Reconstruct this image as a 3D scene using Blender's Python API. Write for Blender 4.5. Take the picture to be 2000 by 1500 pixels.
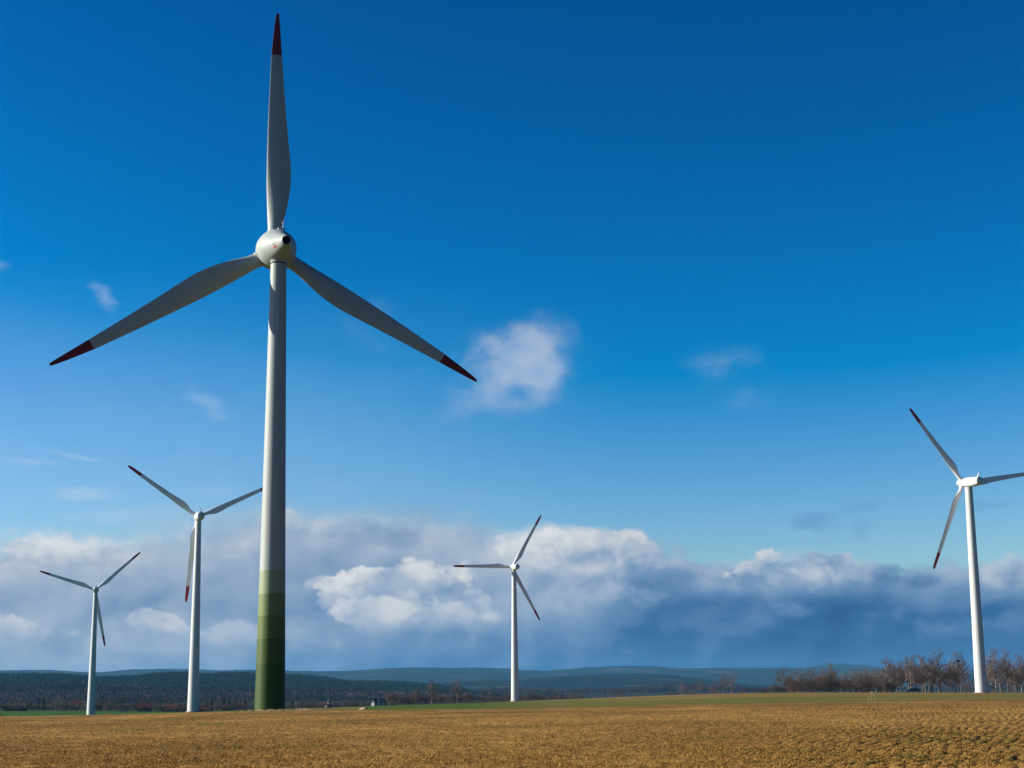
import bpy, bmesh, math, random
import numpy as np
from mathutils import Vector, Matrix
from mathutils.bvhtree import BVHTree

# ------------------------------------------------------------------ camera, sun, world
for o in list(bpy.data.objects):
    bpy.data.objects.remove(o, do_unlink=True)
S = bpy.context.scene
COL = S.collection
RAD = math.radians
EYE = Vector((0, 0, 1.7))
F_PX, PITCH, ROLL = 3084.4, 0.187444, -0.0088734      # in pixels of a 2000 px wide picture
CAMROT = Matrix.Rotation(math.pi / 2 + PITCH, 3, 'X') @ Matrix.Rotation(ROLL, 3, 'Z')
cd = bpy.data.cameras.new('camera')
cam = bpy.data.objects.new('camera', cd)
COL.objects.link(cam)
cam.matrix_world = Matrix.Translation(EYE) @ CAMROT.to_4x4()
cd.sensor_fit = 'HORIZONTAL'
cd.sensor_width = 36.0
cd.lens = 36.0 * F_PX / 2000
cd.clip_start, cd.clip_end = 0.5, 40000
S.camera = cam
EXPO = 0.85
SUN_HEAD, SUN_EL = RAD(272.8), RAD(20)
sd = Vector((math.sin(SUN_HEAD) * math.cos(SUN_EL), math.cos(SUN_HEAD) * math.cos(SUN_EL), math.sin(SUN_EL)))
sl = bpy.data.lights.new('sun', 'SUN')
sl.energy, sl.angle, sl.color = 5.0, RAD(0.5), (1.0, 0.90, 0.76)
so = bpy.data.objects.new('sun', sl)
COL.objects.link(so)
so.rotation_euler = sd.to_track_quat('Z', 'Y').to_euler()
vs = S.view_settings
vs.view_transform, vs.look, vs.gamma, vs.exposure = 'Standard', 'None', 1.0, EXPO
vs.use_curve_mapping = False
S.render.engine = 'CYCLES'
S.cycles.volume_bounces = 1
S.cycles.max_bounces = 6


def pray(px, py):
    """world direction of a point of the 2000x1500 photograph, horizontal length 1"""
    d = CAMROT @ Vector(((px - 1000) / F_PX, -(py - 750) / F_PX, -1))
    return d / math.hypot(d.x, d.y)


def puv(px, py):
    d = pray(px, py)
    return math.atan2(d.x, d.y) * 3.084, math.atan(d.z) * 3.084


class X:
    """tiny expression builder for shader math"""
    def __init__(s, nt, v):
        s.nt, s.v = nt, v
    def _m(s, op, *a, clamp=False):
        n = s.nt.nodes.new('ShaderNodeMath'); n.operation = op; n.use_clamp = clamp
        for i, q in enumerate((s,) + a):
            q = q.v if isinstance(q, X) else q
            if isinstance(q, (int, float)): n.inputs[i].default_value = q
            else: s.nt.links.new(q, n.inputs[i])
        return X(s.nt, n.outputs[0])
    def __add__(s, o): return s._m('ADD', o)
    def __sub__(s, o): return s._m('SUBTRACT', o)
    def __mul__(s, o): return s._m('MULTIPLY', o)
    def __truediv__(s, o): return s._m('DIVIDE', o)
    def __pow__(s, o): return s._m('POWER', o)
    def __radd__(s, o): return s._m('ADD', o)
    def __rmul__(s, o): return s._m('MULTIPLY', o)
    def __rsub__(s, o): return (s * -1.0) + o
    def max(s, o): return s._m('MAXIMUM', o)
    def min(s, o): return s._m('MINIMUM', o)
    def clamp(s): return s._m('ADD', 0.0, clamp=True)
    def smooth(s, a, b):
        n = s.nt.nodes.new('ShaderNodeMapRange'); n.interpolation_type = 'SMOOTHSTEP'
        s.nt.links.new(s.v, n.inputs[0])
        for i, q in ((1, a), (2, b)):
            if isinstance(q, X): s.nt.links.new(q.v, n.inputs[i])
            else: n.inputs[i].default_value = q
        n.inputs[3].default_value, n.inputs[4].default_value = 0, 1
        return X(s.nt, n.outputs[0])


def xnoise(nt, u, v, w, scale, detail=6, rough=0.55, dist=0.0):
    c = nt.nodes.new('ShaderNodeCombineXYZ')
    for i, q in enumerate((u, v, w)):
        if isinstance(q, X): nt.links.new(q.v, c.inputs[i])
        else: c.inputs[i].default_value = q
    n = nt.nodes.new('ShaderNodeTexNoise')
    nt.links.new(c.outputs[0], n.inputs['Vector'])
    n.inputs['Scale'].default_value = scale
    n.inputs['Detail'].default_value = detail
    n.inputs['Roughness'].default_value = rough
    n.inputs['Distortion'].default_value = dist
    return X(nt, n.outputs[0])


def xcurve(nt, x, pts, x0, x1, y0, y1):
    f = nt.nodes.new('ShaderNodeFloatCurve')
    nt.links.new(((x - x0) / (x1 - x0)).v, f.inputs['Value'])
    c = f.mapping.curves[0]
    q = [((a - x0) / (x1 - x0), (b - y0) / (y1 - y0)) for a, b in pts]
    c.points[0].location, c.points[1].location = q[0], q[-1]
    for a in q[1:-1]: c.points.new(*a)
    f.mapping.update()
    return X(nt, f.outputs[0]) * (y1 - y0) + y0


def xmix(nt, f, a, b):
    n = nt.nodes.new('ShaderNodeMix'); n.data_type = 'RGBA'
    nt.links.new(f.v, n.inputs[0])
    for i, q in ((6, a), (7, b)):
        if isinstance(q, tuple): n.inputs[i].default_value = q + (1,)
        else: nt.links.new(q, n.inputs[i])
    return n.outputs[2]


def lin(*c):
    return tuple(((v / 255) / 12.92 if v <= 10 else (((v / 255) + 0.055) / 1.055) ** 2.4) for v in c)


def build_world():
    w = bpy.data.worlds.new('World'); S.world = w; w.use_nodes = True
    w.cycles.sampling_method = 'MANUAL'; w.cycles.sample_map_resolution = 512
    nt = w.node_tree; nt.nodes.clear(); L = nt.links
    sky = nt.nodes.new('ShaderNodeTexSky'); sky.sky_type = 'NISHITA'; sky.sun_disc = False
    sky.sun_elevation, sky.sun_rotation = SUN_EL, SUN_HEAD
    sky.altitude, sky.air_density, sky.dust_density, sky.ozone_density = 300, 1.0, 0.4, 1.5
    STR = 0.06                                               # sky strength; EX undoes the exposure for tones given as seen
    EX = 2.0 ** -EXPO
    sep = nt.nodes.new('ShaderNodeSeparateColor'); L.new(sky.outputs[0], sep.inputs[0])
    # deep polarised blue: steeper response per channel
    ch = []
    for i, (k, g, o) in enumerate(SKY_GRADE):
        q = ((X(nt, sep.outputs[i]) * STR) - o).max(0.0).min(0.42)
        ch.append((q ** g) * (k * EX / STR))
    cmb = nt.nodes.new('ShaderNodeCombineColor')
    for i in range(3): L.new(ch[i].v, cmb.inputs[i])
    skyc = cmb.outputs[0]
    tc = nt.nodes.new('ShaderNodeTexCoord')
    sx = nt.nodes.new('ShaderNodeSeparateXYZ'); L.new(tc.outputs['Generated'], sx.inputs[0])
    x, y, z = (X(nt, sx.outputs[i]) for i in range(3))
    u = x._m('ARCTAN2', y) * 3.084
    v = z._m('ARCSINE') * 3.084
    k = EX / STR

    def tone(*c):
        return tuple(q * k for q in lin(*c))
    # ---- shared cloud fields
    wu = u + (xnoise(nt, u, v, 3.3, 9, 3) - 0.5) * 0.05
    wv = v + (xnoise(nt, u, v, 7.7, 9, 3) - 0.5) * 0.04
    n1 = xnoise(nt, wu, wv * 1.5, 1.0, 6.0, 7, 0.5)
    nl = xnoise(nt, wu, wv * 1.4, 1.0, 7.0, 4, 0.45)
    nls = xnoise(nt, wu - 0.022, wv * 1.4 + 0.03, 1.0, 7.0, 4, 0.45)
    n2 = xnoise(nt, wu * 0.6, wv * 2.2, 5.0, 4.0, 6, 0.5)
    n3 = xnoise(nt, wu, wv * 1.2, 9.0, 22.0, 5, 0.5)
    relief = (nl - nls) * 4.0

    wvec = nt.nodes.new('ShaderNodeCombineXYZ'); L.new(wu.v, wvec.inputs[0]); L.new(wv.v, wvec.inputs[1])

    def local(px, py, rx, ry, rot):
        """distance and coordinates inside a tilted ellipse on the sky"""
        a, b = puv(px, py)
        m = nt.nodes.new('ShaderNodeMapping'); m.vector_type = 'TEXTURE'; L.new(wvec.outputs[0], m.inputs[0])
        m.inputs['Location'].default_value = (a, b, 0); m.inputs['Rotation'].default_value = (0, 0, RAD(rot)); m.inputs['Scale'].default_value = (rx / 1000, ry / 1000, 1)
        le = nt.nodes.new('ShaderNodeVectorMath'); le.operation = 'LENGTH'; L.new(m.outputs[0], le.inputs[0])
        return m.outputs[0], X(nt, le.outputs['Value'])

    bn = (n1 - 0.5) * 2.3 + (n3 - 0.5) * 0.8 + 1.0

    def blob(px, py, rx, ry, rot=0.0, amp=1.0, soft=0.5):
        r = bn - local(px, py, rx, ry, rot)[1]
        return r.smooth(0.0, soft) * amp
    # ---- low bank of cloud over the hills, plus an unseen dark part
    tops = [(-1500, 1060), (-600, 1040), (0, 1052), (120, 1046), (300, 1018), (450, 1000), (560, 990), (700, 996), (850, 1000),
            (940, 1032), (1000, 1040), (1060, 1016), (1140, 1026), (1240, 1044), (1320, 1078), (1400, 1108), (1490, 1092),
            (1600, 1078), (1700, 1092), (1790, 1112), (1900, 1096), (2000, 1080), (2250, 1040), (2600, 800), (3000, 300), (3500, 100)]  # past the right edge: unseen high dark bank, added to dim the shaded sides
    tp = [puv(min(max(a, -1500), 3500), b) for a, b in tops]
    top = xcurve(nt, u, tp, tp[0][0], tp[-1][0], 0.0, 2.0)
    edge = top - wv + (n1 - 0.5) * 0.12 + (n3 - 0.5) * 0.02
    softw = xcurve(nt, u, [(tp[0][0], .1), (puv(0, 0)[0], .05), (puv(400, 0)[0], .07), (puv(900, 0)[0], .045), (puv(1100, 0)[0], .02),
                           (puv(1700, 0)[0], .02), (tp[-1][0], .06)], tp[0][0], tp[-1][0], 0.0, 0.2)
    bank = edge.smooth(softw * -0.6, softw)
    t = (v / top).clamp()                                   # 0 at the horizon, 1 at the crest of the bank
    def az(vals):
        q = [(puv(a, 1200)[0], b) for a, b in vals]
        return xcurve(nt, u, q, q[0][0], q[-1][0], 0.0, 1.0)
    tlow = az([(-1500, .40), (0, .50), (250, .48), (500, .42), (800, .28), (1100, .17), (1400, .10), (1700, .05), (2000, .10), (2400, .06), (3500, .02)])
    thigh = az([(-1500, .7), (0, .74), (250, .70), (500, .60), (700, .54), (900, .56), (1080, .80), (1200, .64), (1350, .50), (1500, .68),
                (1650, .62), (1800, .46), (2000, .62), (2400, .3), (3500, .05)])
    mid = az([(-1500, .4), (0, .56), (250, .52), (500, .48), (800, .46), (1050, .52), (1250, .26), (1500, .20), (1700, .15), (2000, .24), (2400, .14), (3500, .02)])
    tt = t.smooth(0.0, 0.55); th = t.smooth(0.55, 1.0)
    lum = tlow + (mid - tlow) * tt
    lum = lum + (thigh - lum) * th + relief * 0.12 + (n2 - 0.5) * 0.20 + (n3 - 0.5) * 0.03
    lum = lum + (edge.smooth(0.0, 0.03) - edge.smooth(0.03, 0.12)) * 0.06
    vt = nt.nodes.new('ShaderNodeTexVoronoi'); vt.feature = 'F1'; vt.inputs['Scale'].default_value = 17.0
    vt.inputs['Detail'].default_value = 2.0; vt.inputs['Roughness'].default_value = 0.5
    vt.normalize = True
    cv = nt.nodes.new('ShaderNodeCombineXYZ')
    for q_, e_ in enumerate((wu + (n1 - .5) * .05, wv * 1.15 + (n3 - .5) * .02)): L.new(e_.v, cv.inputs[q_])
    cv.inputs[2].default_value = 4.4
    L.new(cv.outputs[0], vt.inputs['Vector'])
    bill = 1.0 - X(nt, vt.outputs['Distance']) * 2.0                  # cauliflower heads, about 0 to 1
    vt2 = nt.nodes.new('ShaderNodeTexVoronoi'); vt2.inputs['Scale'].default_value = 48.0; vt2.inputs['Detail'].default_value = 1.0; vt2.normalize = True
    L.new(cv.outputs[0], vt2.inputs['Vector'])
    bill2 = 1.0 - X(nt, vt2.outputs['Distance']) * 2.0
    ln = (bill - 0.5) * 0.6 + (bill2 - 0.5) * 0.22 + (n1 - 0.5) * 1.7 + (n3 - 0.5) * 0.5 + 1.0
    lr = (bill - 0.5) * 1.0 + (bill2 - 0.5) * 0.35 + relief * 1.0 + (n1 - 0.5) * 0.5
    lnoise = (n3 - 0.5) * 0.06
    for (px, py, rx, ry, rot, lt, lb, crisp, op) in LOBES:
        vec, le = local(px, py, rx, ry, rot)
        al = (ln - le).smooth(0.0, crisp)
        dt = nt.nodes.new('ShaderNodeVectorMath'); dt.operation = 'DOT_PRODUCT'; L.new(vec, dt.inputs[0]); dt.inputs[1].default_value = (-.3, .75, 0)
        q = X(nt, dt.outputs['Value'])
        al = al * q.smooth(-0.80, 0.0) * op
        sh = (q + lr).smooth(-0.75, 0.85)
        ll = sh * (lt - lb) + lnoise + lb
        lum = lum + (ll - lum) * al
        bank = bank.max(al)
    ramp = nt.nodes.new('ShaderNodeValToRGB'); L.new(lum.clamp().v, ramp.inputs[0])
    el = ramp.color_ramp.elements
    stops = [(0.0, (20, 68, 124)), (0.18, (48, 98, 146)), (0.38, (110, 143, 180)), (0.58, (162, 179, 200)), (0.8, (204, 209, 216)), (1.0, (228, 229, 231))]
    el[0].position, el[0].color = 0.0, tone(*stops[0][1]) + (1,)
    el[1].position, el[1].color = 1.0, tone(*stops[-1][1]) + (1,)
    for p, c in stops[1:-1]:
        e = el.new(p); e.color = tone(*c) + (1,)
    # the ramp clamps nothing: values above 1 are kept
    # thin veil of high cloud low in the west
    vf = 1.0 - v.smooth(0.40, 0.82)
    veil = (vf * 0.21) * (1.0 - u.smooth(-0.55, 0.30)) * ((nl - 0.5) * 0.8 + 1.0)
    col = xmix(nt, veil.clamp(), skyc, tone(165, 205, 232))
    # ---- thin high wisps and the lone puffs
    raw = None
    for (px, py, rx, ry, rot, amp) in PUFFS:
        g = (1.0 - local(px, py, rx, ry, rot)[1]).max(0.0) * amp
        raw = g if raw is None else raw + g
    pn = xnoise(nt, wu, wv * 1.25, 33.0, 6.5, 8, 0.55)
    alpha = (raw * (0.12 + (pn - 0.38).max(0.0) * 4.2)).smooth(0.0, 1.35) * 0.66
    puff = xmix(nt, (0.55 + relief * 0.8 + (n3 - 0.5) * 0.2).clamp(), tone(158, 184, 220), tone(200, 206, 218))
    col = xmix(nt, alpha.clamp(), col, puff)
    st = xnoise(nt, u + v * 2.2, v * 9.0, 2.0, 5.0, 6, 0.6)
    sn = (st - 0.5) * 1.8 + (n3 - .5) * .5 + 1.0
    wz = None
    for b in WISPS:
        g = (sn - local(*b[:5])[1]).smooth(0.0, 1.3) * b[5]
        wz = g if wz is None else wz.max(g)
    col = xmix(nt, wz.clamp(), col, tone(176, 203, 230))
    dk = None
    for b in DARKS:
        g = blob(*b); dk = g if dk is None else dk.max(g)
    col = xmix(nt, dk.clamp(), col, tone(96, 140, 190))
    col = xmix(nt, bank.clamp(), col, ramp.outputs[0])
    bg = nt.nodes.new('ShaderNodeBackground'); bg.inputs[1].default_value = STR
    L.new(col, bg.inputs[0])
    out = nt.nodes.new('ShaderNodeOutputWorld'); L.new(bg.outputs[0], out.inputs[0])


SKY_GRADE = [(2.5, 1.0, 0.124), (5.05, 1.86, 0.0), (5.25, 1.66, 0.0)]
# column, row, half width, half height, tilt, light top, dark base, edge softness, opacity
LOBES = [(90, 1085, 270, 60, 3, 1.02, .56, .6, .92), (330, 1066, 240, 56, 8, .86, .52, .7, .85), (620, 1030, 230, 52, -3, .76, .48, .7, .85), (800, 1040, 200, 48, -5, .64, .44, .7, .8), (200, 1130, 220, 40, -4, .66, .48, .9, .6),
         (1100, 1085, 130, 66, 0, .98, .62, .22, .95), (1205, 1085, 105, 58, -12, .84, .48, .24, .95), (1290, 1112, 90, 46, -30, .62, .34, .35, .9), (1330, 1085, 30, 34, 0, .74, .5, .4, .6),
         (1420, 1128, 65, 28, -10, .60, .36, .4, .8), (1505, 1122, 85, 46, 0, .82, .36, .22, .95), (1610, 1116, 85, 52, 0, .76, .34, .26, .95), (1710, 1122, 75, 40, -8, .58, .28, .4, .85), (1800, 1138, 60, 28, 0, .44, .24, .6, .8),
         (1985, 1125, 90, 56, 5, .74, .38, .5, .9), (1540, 1195, 150, 32, -18, .40, .16, .9, .7), (1380, 1178, 120, 38, -10, .36, .18, .9, .7), (1750, 1200, 160, 30, 4, .30, .12, .9, .6),
         (1050, 1150, 190, 70, -5, .74, .46, .7, .8), (800, 1140, 190, 56, 4, .94, .62, .4, .9), (700, 1150, 90, 56, 15, .98, .58, .2, .92), (835, 1198, 210, 54, -8, .82, .46, .5, .9), (740, 1208, 110, 44, -8, .84, .54, .35, .9),
         (925, 1160, 60, 34, -45, .90, .55, .35, .8), (870, 1150, 45, 22, -30, .50, .40, .7, .6), (905, 1240, 150, 28, -6, .50, .28, .7, .7), (1180, 1165, 180, 50, -8, .58, .28, .7, .75),
         (20, 1236, 130, 38, -8, .80, .50, .4, .85), (120, 1252, 120, 30, -14, .66, .46, .6, .8), (335, 1232, 90, 36, -20, .78, .48, .3, .88), (410, 1250, 80, 26, -14, .66, .46, .5, .75), (475, 1240, 75, 32, -12, .68, .46, .35, .8),
         (600, 1255, 100, 28, -10, .56, .40, .6, .7), (622, 1140, 40, 22, 10, .72, .5, .4, .7), (240, 1275, 200, 22, -4, .56, .42, .9, .6)]
PUFFS = [(1045, 680, 105, 80, 35, 1.25), (950, 675, 110, 50, 15, 1.1), (1080, 740, 85, 60, -30, 1.0), (925, 765, 130, 50, 25, .9), (1010, 790, 110, 36, 0, .5), (1000, 725, 200, 115, 10, .35), (880, 720, 110, 40, 10, .5), (930, 968, 95, 30, 5, .8), (985, 990, 70, 30, 0, .45),
         (1410, 704, 95, 34, 5, .5), (1465, 768, 70, 32, 0, .4), (1440, 735, 130, 75, -25, .35), (720, 660, 100, 32, -30, .5), (745, 600, 70, 34, -30, .4), (660, 950, 70, 34, 0, .35)]
WISPS = [(200, 578, 52, 20, -50, .38), (405, 785, 75, 26, -40, .32), (170, 966, 105, 18, 2, .72), (140, 892, 90, 9, -9, .55),
         (240, 1005, 150, 26, 3, .55), (60, 905, 90, 14, -4, .3), (420, 965, 80, 14, 0, .25), (20, 1040, 90, 16, 4, .55), (0, 520, 30, 14, 10, .3)]
DARKS = [(1580, 1022, 75, 26, -5, .45, .9), (1930, 985, 90, 20, 5, .35, .9), (1690, 990, 70, 16, 5, .3, 1.0), (1690, 1035, 30, 24, 60, .3, 1.0)]
build_world()

# ------------------------------------------------------------------ helpers
rng = random.Random(7)
NR = np.random.default_rng(11)
MATS = {}


def mat(name, color, rough=0.6, var=0.15, vscale=3.0, bump=0.0, bscale=20.0, metal=0.0, spec=0.3, coord='Object', attr=None, stretch=None):
    m = bpy.data.materials.new(name); m.use_nodes = True
    nt = m.node_tree; b = nt.nodes['Principled BSDF']; L = nt.links
    b.inputs['Roughness'].default_value = rough
    b.inputs['Metallic'].default_value = metal
    b.inputs['Specular IOR Level'].default_value = spec
    tc = nt.nodes.new('ShaderNodeTexCoord')
    n = nt.nodes.new('ShaderNodeTexNoise'); n.inputs['Scale'].default_value = vscale; n.inputs['Detail'].default_value = 5
    if stretch:
        mp = nt.nodes.new('ShaderNodeMapping'); mp.inputs['Scale'].default_value = stretch
        L.new(tc.outputs[coord], mp.inputs[0]); L.new(mp.outputs[0], n.inputs['Vector'])
    else:
        L.new(tc.outputs[coord], n.inputs['Vector'])
    mr = nt.nodes.new('ShaderNodeMapRange')
    L.new(n.outputs[0], mr.inputs[0])
    mr.inputs[1].default_value, mr.inputs[2].default_value = 0.25, 0.75
    mr.inputs[3].default_value, mr.inputs[4].default_value = 1 - var, 1 + var
    mx = nt.nodes.new('ShaderNodeMix'); mx.data_type = 'RGBA'; mx.blend_type = 'MULTIPLY'; mx.inputs[0].default_value = 1
    if attr:
        a = nt.nodes.new('ShaderNodeAttribute'); a.attribute_name = attr
        L.new(a.outputs['Color'], mx.inputs[6])
    else:
        mx.inputs[6].default_value = tuple(color) + (1,)
    L.new(mr.outputs[0], mx.inputs[7])
    L.new(mx.outputs[2], b.inputs['Base Color'])
    if bump:
        n2 = nt.nodes.new('ShaderNodeTexNoise'); n2.inputs['Scale'].default_value = bscale; n2.inputs['Detail'].default_value = 6
        L.new(tc.outputs[coord], n2.inputs['Vector'])
        bp = nt.nodes.new('ShaderNodeBump'); bp.inputs['Strength'].default_value = bump
        L.new(n2.outputs[0], bp.inputs['Height']); L.new(bp.outputs[0], b.inputs['Normal'])
    MATS[name] = m
    return m


def tag(o, label=None, cat=None, group=None, kind=None):
    if label: o['label'] = label
    if cat: o['category'] = cat
    if group: o['group'] = group
    if kind: o['kind'] = kind
    return o


def empty(name, loc=(0, 0, 0), rz=0.0, parent=None):
    o = bpy.data.objects.new(name, None); COL.objects.link(o)
    o.location = loc; o.rotation_euler = (0, 0, rz); o.empty_display_size = 0.5
    if parent: o.parent = parent
    return o


class MB:
    """collects shapes into ONE mesh"""
    def __init__(s):
        s.v, s.f, s.mi = [], [], []
    def add(s, vs, fs, mi=0):
        k = len(s.v); s.v += [tuple(p) for p in vs]
        s.f += [tuple(i + k for i in f) for f in fs]; s.mi += [mi] * len(fs)
    def box(s, c, d, mi=0, rz=0.0):
        cx, cy, cz = c; a, b, h = d[0] / 2, d[1] / 2, d[2] / 2
        co, si = math.cos(rz), math.sin(rz)
        vs = [(cx + x * co - y * si, cy + x * si + y * co, cz + z) for x in (-a, a) for y in (-b, b) for z in (-h, h)]
        s.add(vs, [(0, 1, 3, 2), (4, 6, 7, 5), (0, 4, 5, 1), (2, 3, 7, 6), (0, 2, 6, 4), (1, 5, 7, 3)], mi)
    def tube(s, pts, rad, n=8, mi=0, cap=True):
        pts = [Vector(p) for p in pts]; rings = []
        if not isinstance(rad, (list, tuple)): rad = [rad] * len(pts)
        for i, p in enumerate(pts):
            t = (pts[min(i + 1, len(pts) - 1)] - pts[max(i - 1, 0)])
            t = t.normalized() if t.length > 1e-9 else Vector((0, 0, 1))
            a = t.cross(Vector((0, 0, 1)) if abs(t.z) < 0.9 else Vector((1, 0, 0))).normalized(); b = t.cross(a)
            rings.append([p + (a * math.cos(2 * math.pi * j / n) + b * math.sin(2 * math.pi * j / n)) * rad[i] for j in range(n)])
        s.loft(rings, mi, cap)
    def loft(s, rings, mi=0, cap=True):
        n = len(rings[0]); vs = [p for r in rings for p in r]; fs = []
        for i in range(len(rings) - 1):
            for j in range(n):
                fs.append((i * n + j, i * n + (j + 1) % n, (i + 1) * n + (j + 1) % n, (i + 1) * n + j))
        if cap:
            fs.append(tuple(range(n - 1, -1, -1))); fs.append(tuple((len(rings) - 1) * n + j for j in range(n)))
        s.add(vs, fs, mi)
    def lathe(s, prof, n=32, axis='Z', mi=0, cap=True):
        rings = []
        for (h, r) in prof:
            ring = []
            for j in range(n):
                a = 2 * math.pi * j / n; c, d = r * math.cos(a), r * math.sin(a)
                ring.append((c, d, h) if axis == 'Z' else (d, h, c))
            rings.append(ring)
        s.loft(rings, mi, cap)
    def build(s, name, mats, parent=None, smooth=True, angle=40):
        me = bpy.data.meshes.new(name); me.from_pydata(s.v, [], s.f)
        for m in (mats if isinstance(mats, (list, tuple)) else [mats]): me.materials.append(m)
        me.polygons.foreach_set('material_index', s.mi)
        bm = bmesh.new(); bm.from_mesh(me); bmesh.ops.recalc_face_normals(bm, faces=bm.faces); bm.to_mesh(me); bm.free()
        if smooth:
            me.polygons.foreach_set('use_smooth', [True] * len(me.polygons))
            me.set_sharp_from_angle(angle=RAD(angle))
        me.update()
        o = bpy.data.objects.new(name, me); COL.objects.link(o)
        if parent: o.parent = parent
        return o


def np_mesh(name, V, F, m, parent=None, smooth=False, color=None):
    """V (n,3), F (m,k) arrays -> one object"""
    me = bpy.data.meshes.new(name)
    V = np.asarray(V, np.float32); F = np.asarray(F, np.int32); k = F.shape[1]
    me.vertices.add(len(V)); me.vertices.foreach_set('co', V.ravel())
    me.loops.add(F.size); me.loops.foreach_set('vertex_index', F.ravel())
    me.polygons.add(len(F)); me.polygons.foreach_set('loop_start', np.arange(0, F.size, k, dtype=np.int32))
    if smooth: me.polygons.foreach_set('use_smooth', np.ones(len(F), bool))
    me.update(calc_edges=True)
    if color is not None:
        a = me.color_attributes.new('tint', 'FLOAT_COLOR', 'POINT')
        c = np.ones((len(V), 4), np.float32); c[:, :3] = color
        a.data.foreach_set('color', c.ravel())
    me.materials.append(m)
    o = bpy.data.objects.new(name, me); COL.objects.link(o)
    if parent: o.parent = parent
    return o


def dup(root, loc, rz=0.0, scale=(1, 1, 1), label=None, group=None):
    r = root.copy(); COL.objects.link(r)
    r.location = loc; r.rotation_euler = (0, 0, rz); r.scale = scale
    if label: r['label'] = label
    if group: r['group'] = group
    for ch in list(root.children):
        c = ch.copy(); COL.objects.link(c); c.parent = r
        for g in list(ch.children):
            d = g.copy(); COL.objects.link(d); d.parent = c
    return r


# ------------------------------------------------------------------ numpy noise
def _h(i, j, s):
    n = (i.astype(np.int64) * 374761393 + j.astype(np.int64) * 668265263 + s * 1274126177) & 0xFFFFFFFF
    n = ((n ^ (n >> 13)) * 1103515245) & 0xFFFFFFFF
    n = ((n ^ (n >> 16)) * 1597334677) & 0xFFFFFFFF
    return ((n ^ (n >> 15)) & 0xFFFF) / 65535.0


def vnoise(x, y, s=0):
    i, j = np.floor(x), np.floor(y); fx, fy = x - i, y - j
    fx = fx * fx * (3 - 2 * fx); fy = fy * fy * (3 - 2 * fy)
    a, b, c, d = _h(i, j, s), _h(i + 1, j, s), _h(i, j + 1, s), _h(i + 1, j + 1, s)
    return (a + (b - a) * fx) * (1 - fy) + (c + (d - c) * fx) * fy


def fbm(x, y, o=4, s=0):
    t = 0; a = 0.5; n = 0
    for k in range(o):
        t = t + a * vnoise(x * 2 ** k + 17.3 * k, y * 2 ** k - 9.1 * k, s + k); n += a; a *= 0.5
    return t / n


# ------------------------------------------------------------------ terrain
TD = np.array([0, 20, 33, 60, 100, 150, 200, 230, 320, 480, 585, 650, 800, 960, 1300, 1700, 2200, 3000, 12000.])
TC = [-400, 0, 200, 377, 525, 760, 1000, 1250, 1500, 1750, 2000, 2400]
TY = {200: [1400, 1400, 1396, 1391.5, 1389, 1386, 1384, 1379, 1374, 1370, 1366.5, 1362],
      230: [1401.5, 1400, 1396, 1391, 1388, 1385.7, 1383, 1377.5, 1372, 1368.5, 1365, 1361],
      320: [1404, 1404, 1399, 1391, 1386.5, 1383.5, 1379, 1372.5, 1365, 1362, 1360, 1356],
      480: [1405, 1405, 1400, 1391, 1385.5, 1380, 1374.5, 1365, 1356, 1355.5, 1355.5, 1352],
      585: [1405, 1405, 1400, 1390.5, 1385.5, 1378.5, 1373, 1361, 1352.5, 1353, 1353.5, 1350],
      650: [1404, 1404, 1400, 1390, 1386, 1378, 1372, 1359.5, 1352, 1352.3, 1353, 1349],
      800: [1403, 1403, 1400, 1391, 1387, 1377.5, 1371, 1360, 1353, 1354, 1355, 1351],
      960: [1402, 1402, 1397.3, 1392, 1388, 1379, 1370, 1361, 1355, 1356, 1357, 1353],
      1300: [1389, 1389, 1389.5, 1392, 1388.5, 1383, 1376, 1366, 1360, 1360, 1360, 1358],
      1700: [1387, 1387, 1387, 1389, 1387, 1384, 1378, 1370, 1365, 1364, 1363, 1362],
      2200: [1376] * 5 + [1376, 1373, 1370, 1366, 1364, 1362, 1360]}
_az = np.array([math.atan2(pray(c, 1380).x, pray(c, 1380).y) for c in TC])
_Z = np.zeros((len(TC), len(TD)))
for i, c in enumerate(TC):
    for j, d in enumerate(TD):
        if d in TY: _Z[i, j] = 1.7 + pray(c, TY[d][i]).z * d
    _Z[i, 17:] = -29.0
    z2 = _Z[i, 6]
    for j in (3, 4, 5): _Z[i, j] = z2 * (TD[j] - 33) / (200 - 33)
GA = np.linspace(_az[0], _az[-1], 160)
GL = np.linspace(math.log(8), math.log(12000), 500)
_t = np.stack([np.interp(np.exp(GL), TD, _Z[i]) for i in range(len(TC))])
_T = np.stack([np.interp(GA, _az, _t[:, k]) for k in range(len(GL))], 1)
for _ in range(3):
    p = np.pad(_T, ((4, 4), (2, 2)), 'edge')
    _T = sum(p[4 + a:4 + a + _T.shape[0], 2 + b:2 + b + _T.shape[1]] for a in (-4, -2, 0, 2, 4) for b in (-2, -1, 0, 1, 2)) / 25


def base_z(x, y):
    x = np.asarray(x, float); y = np.asarray(y, float)
    a = np.arctan2(x, y); d = np.maximum(np.hypot(x, y), 8.01)
    fa = np.clip((a - GA[0]) / (GA[1] - GA[0]), 0, len(GA) - 1.001); fl = np.clip((np.log(d) - GL[0]) / (GL[1] - GL[0]), 0, len(GL) - 1.001)
    i, j = fa.astype(int), fl.astype(int); p, q = fa - i, fl - j
    return (_T[i, j] * (1 - p) + _T[i + 1, j] * p) * (1 - q) + (_T[i, j + 1] * (1 - p) + _T[i + 1, j + 1] * p) * q


ROWDIR = RAD(21)


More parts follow.
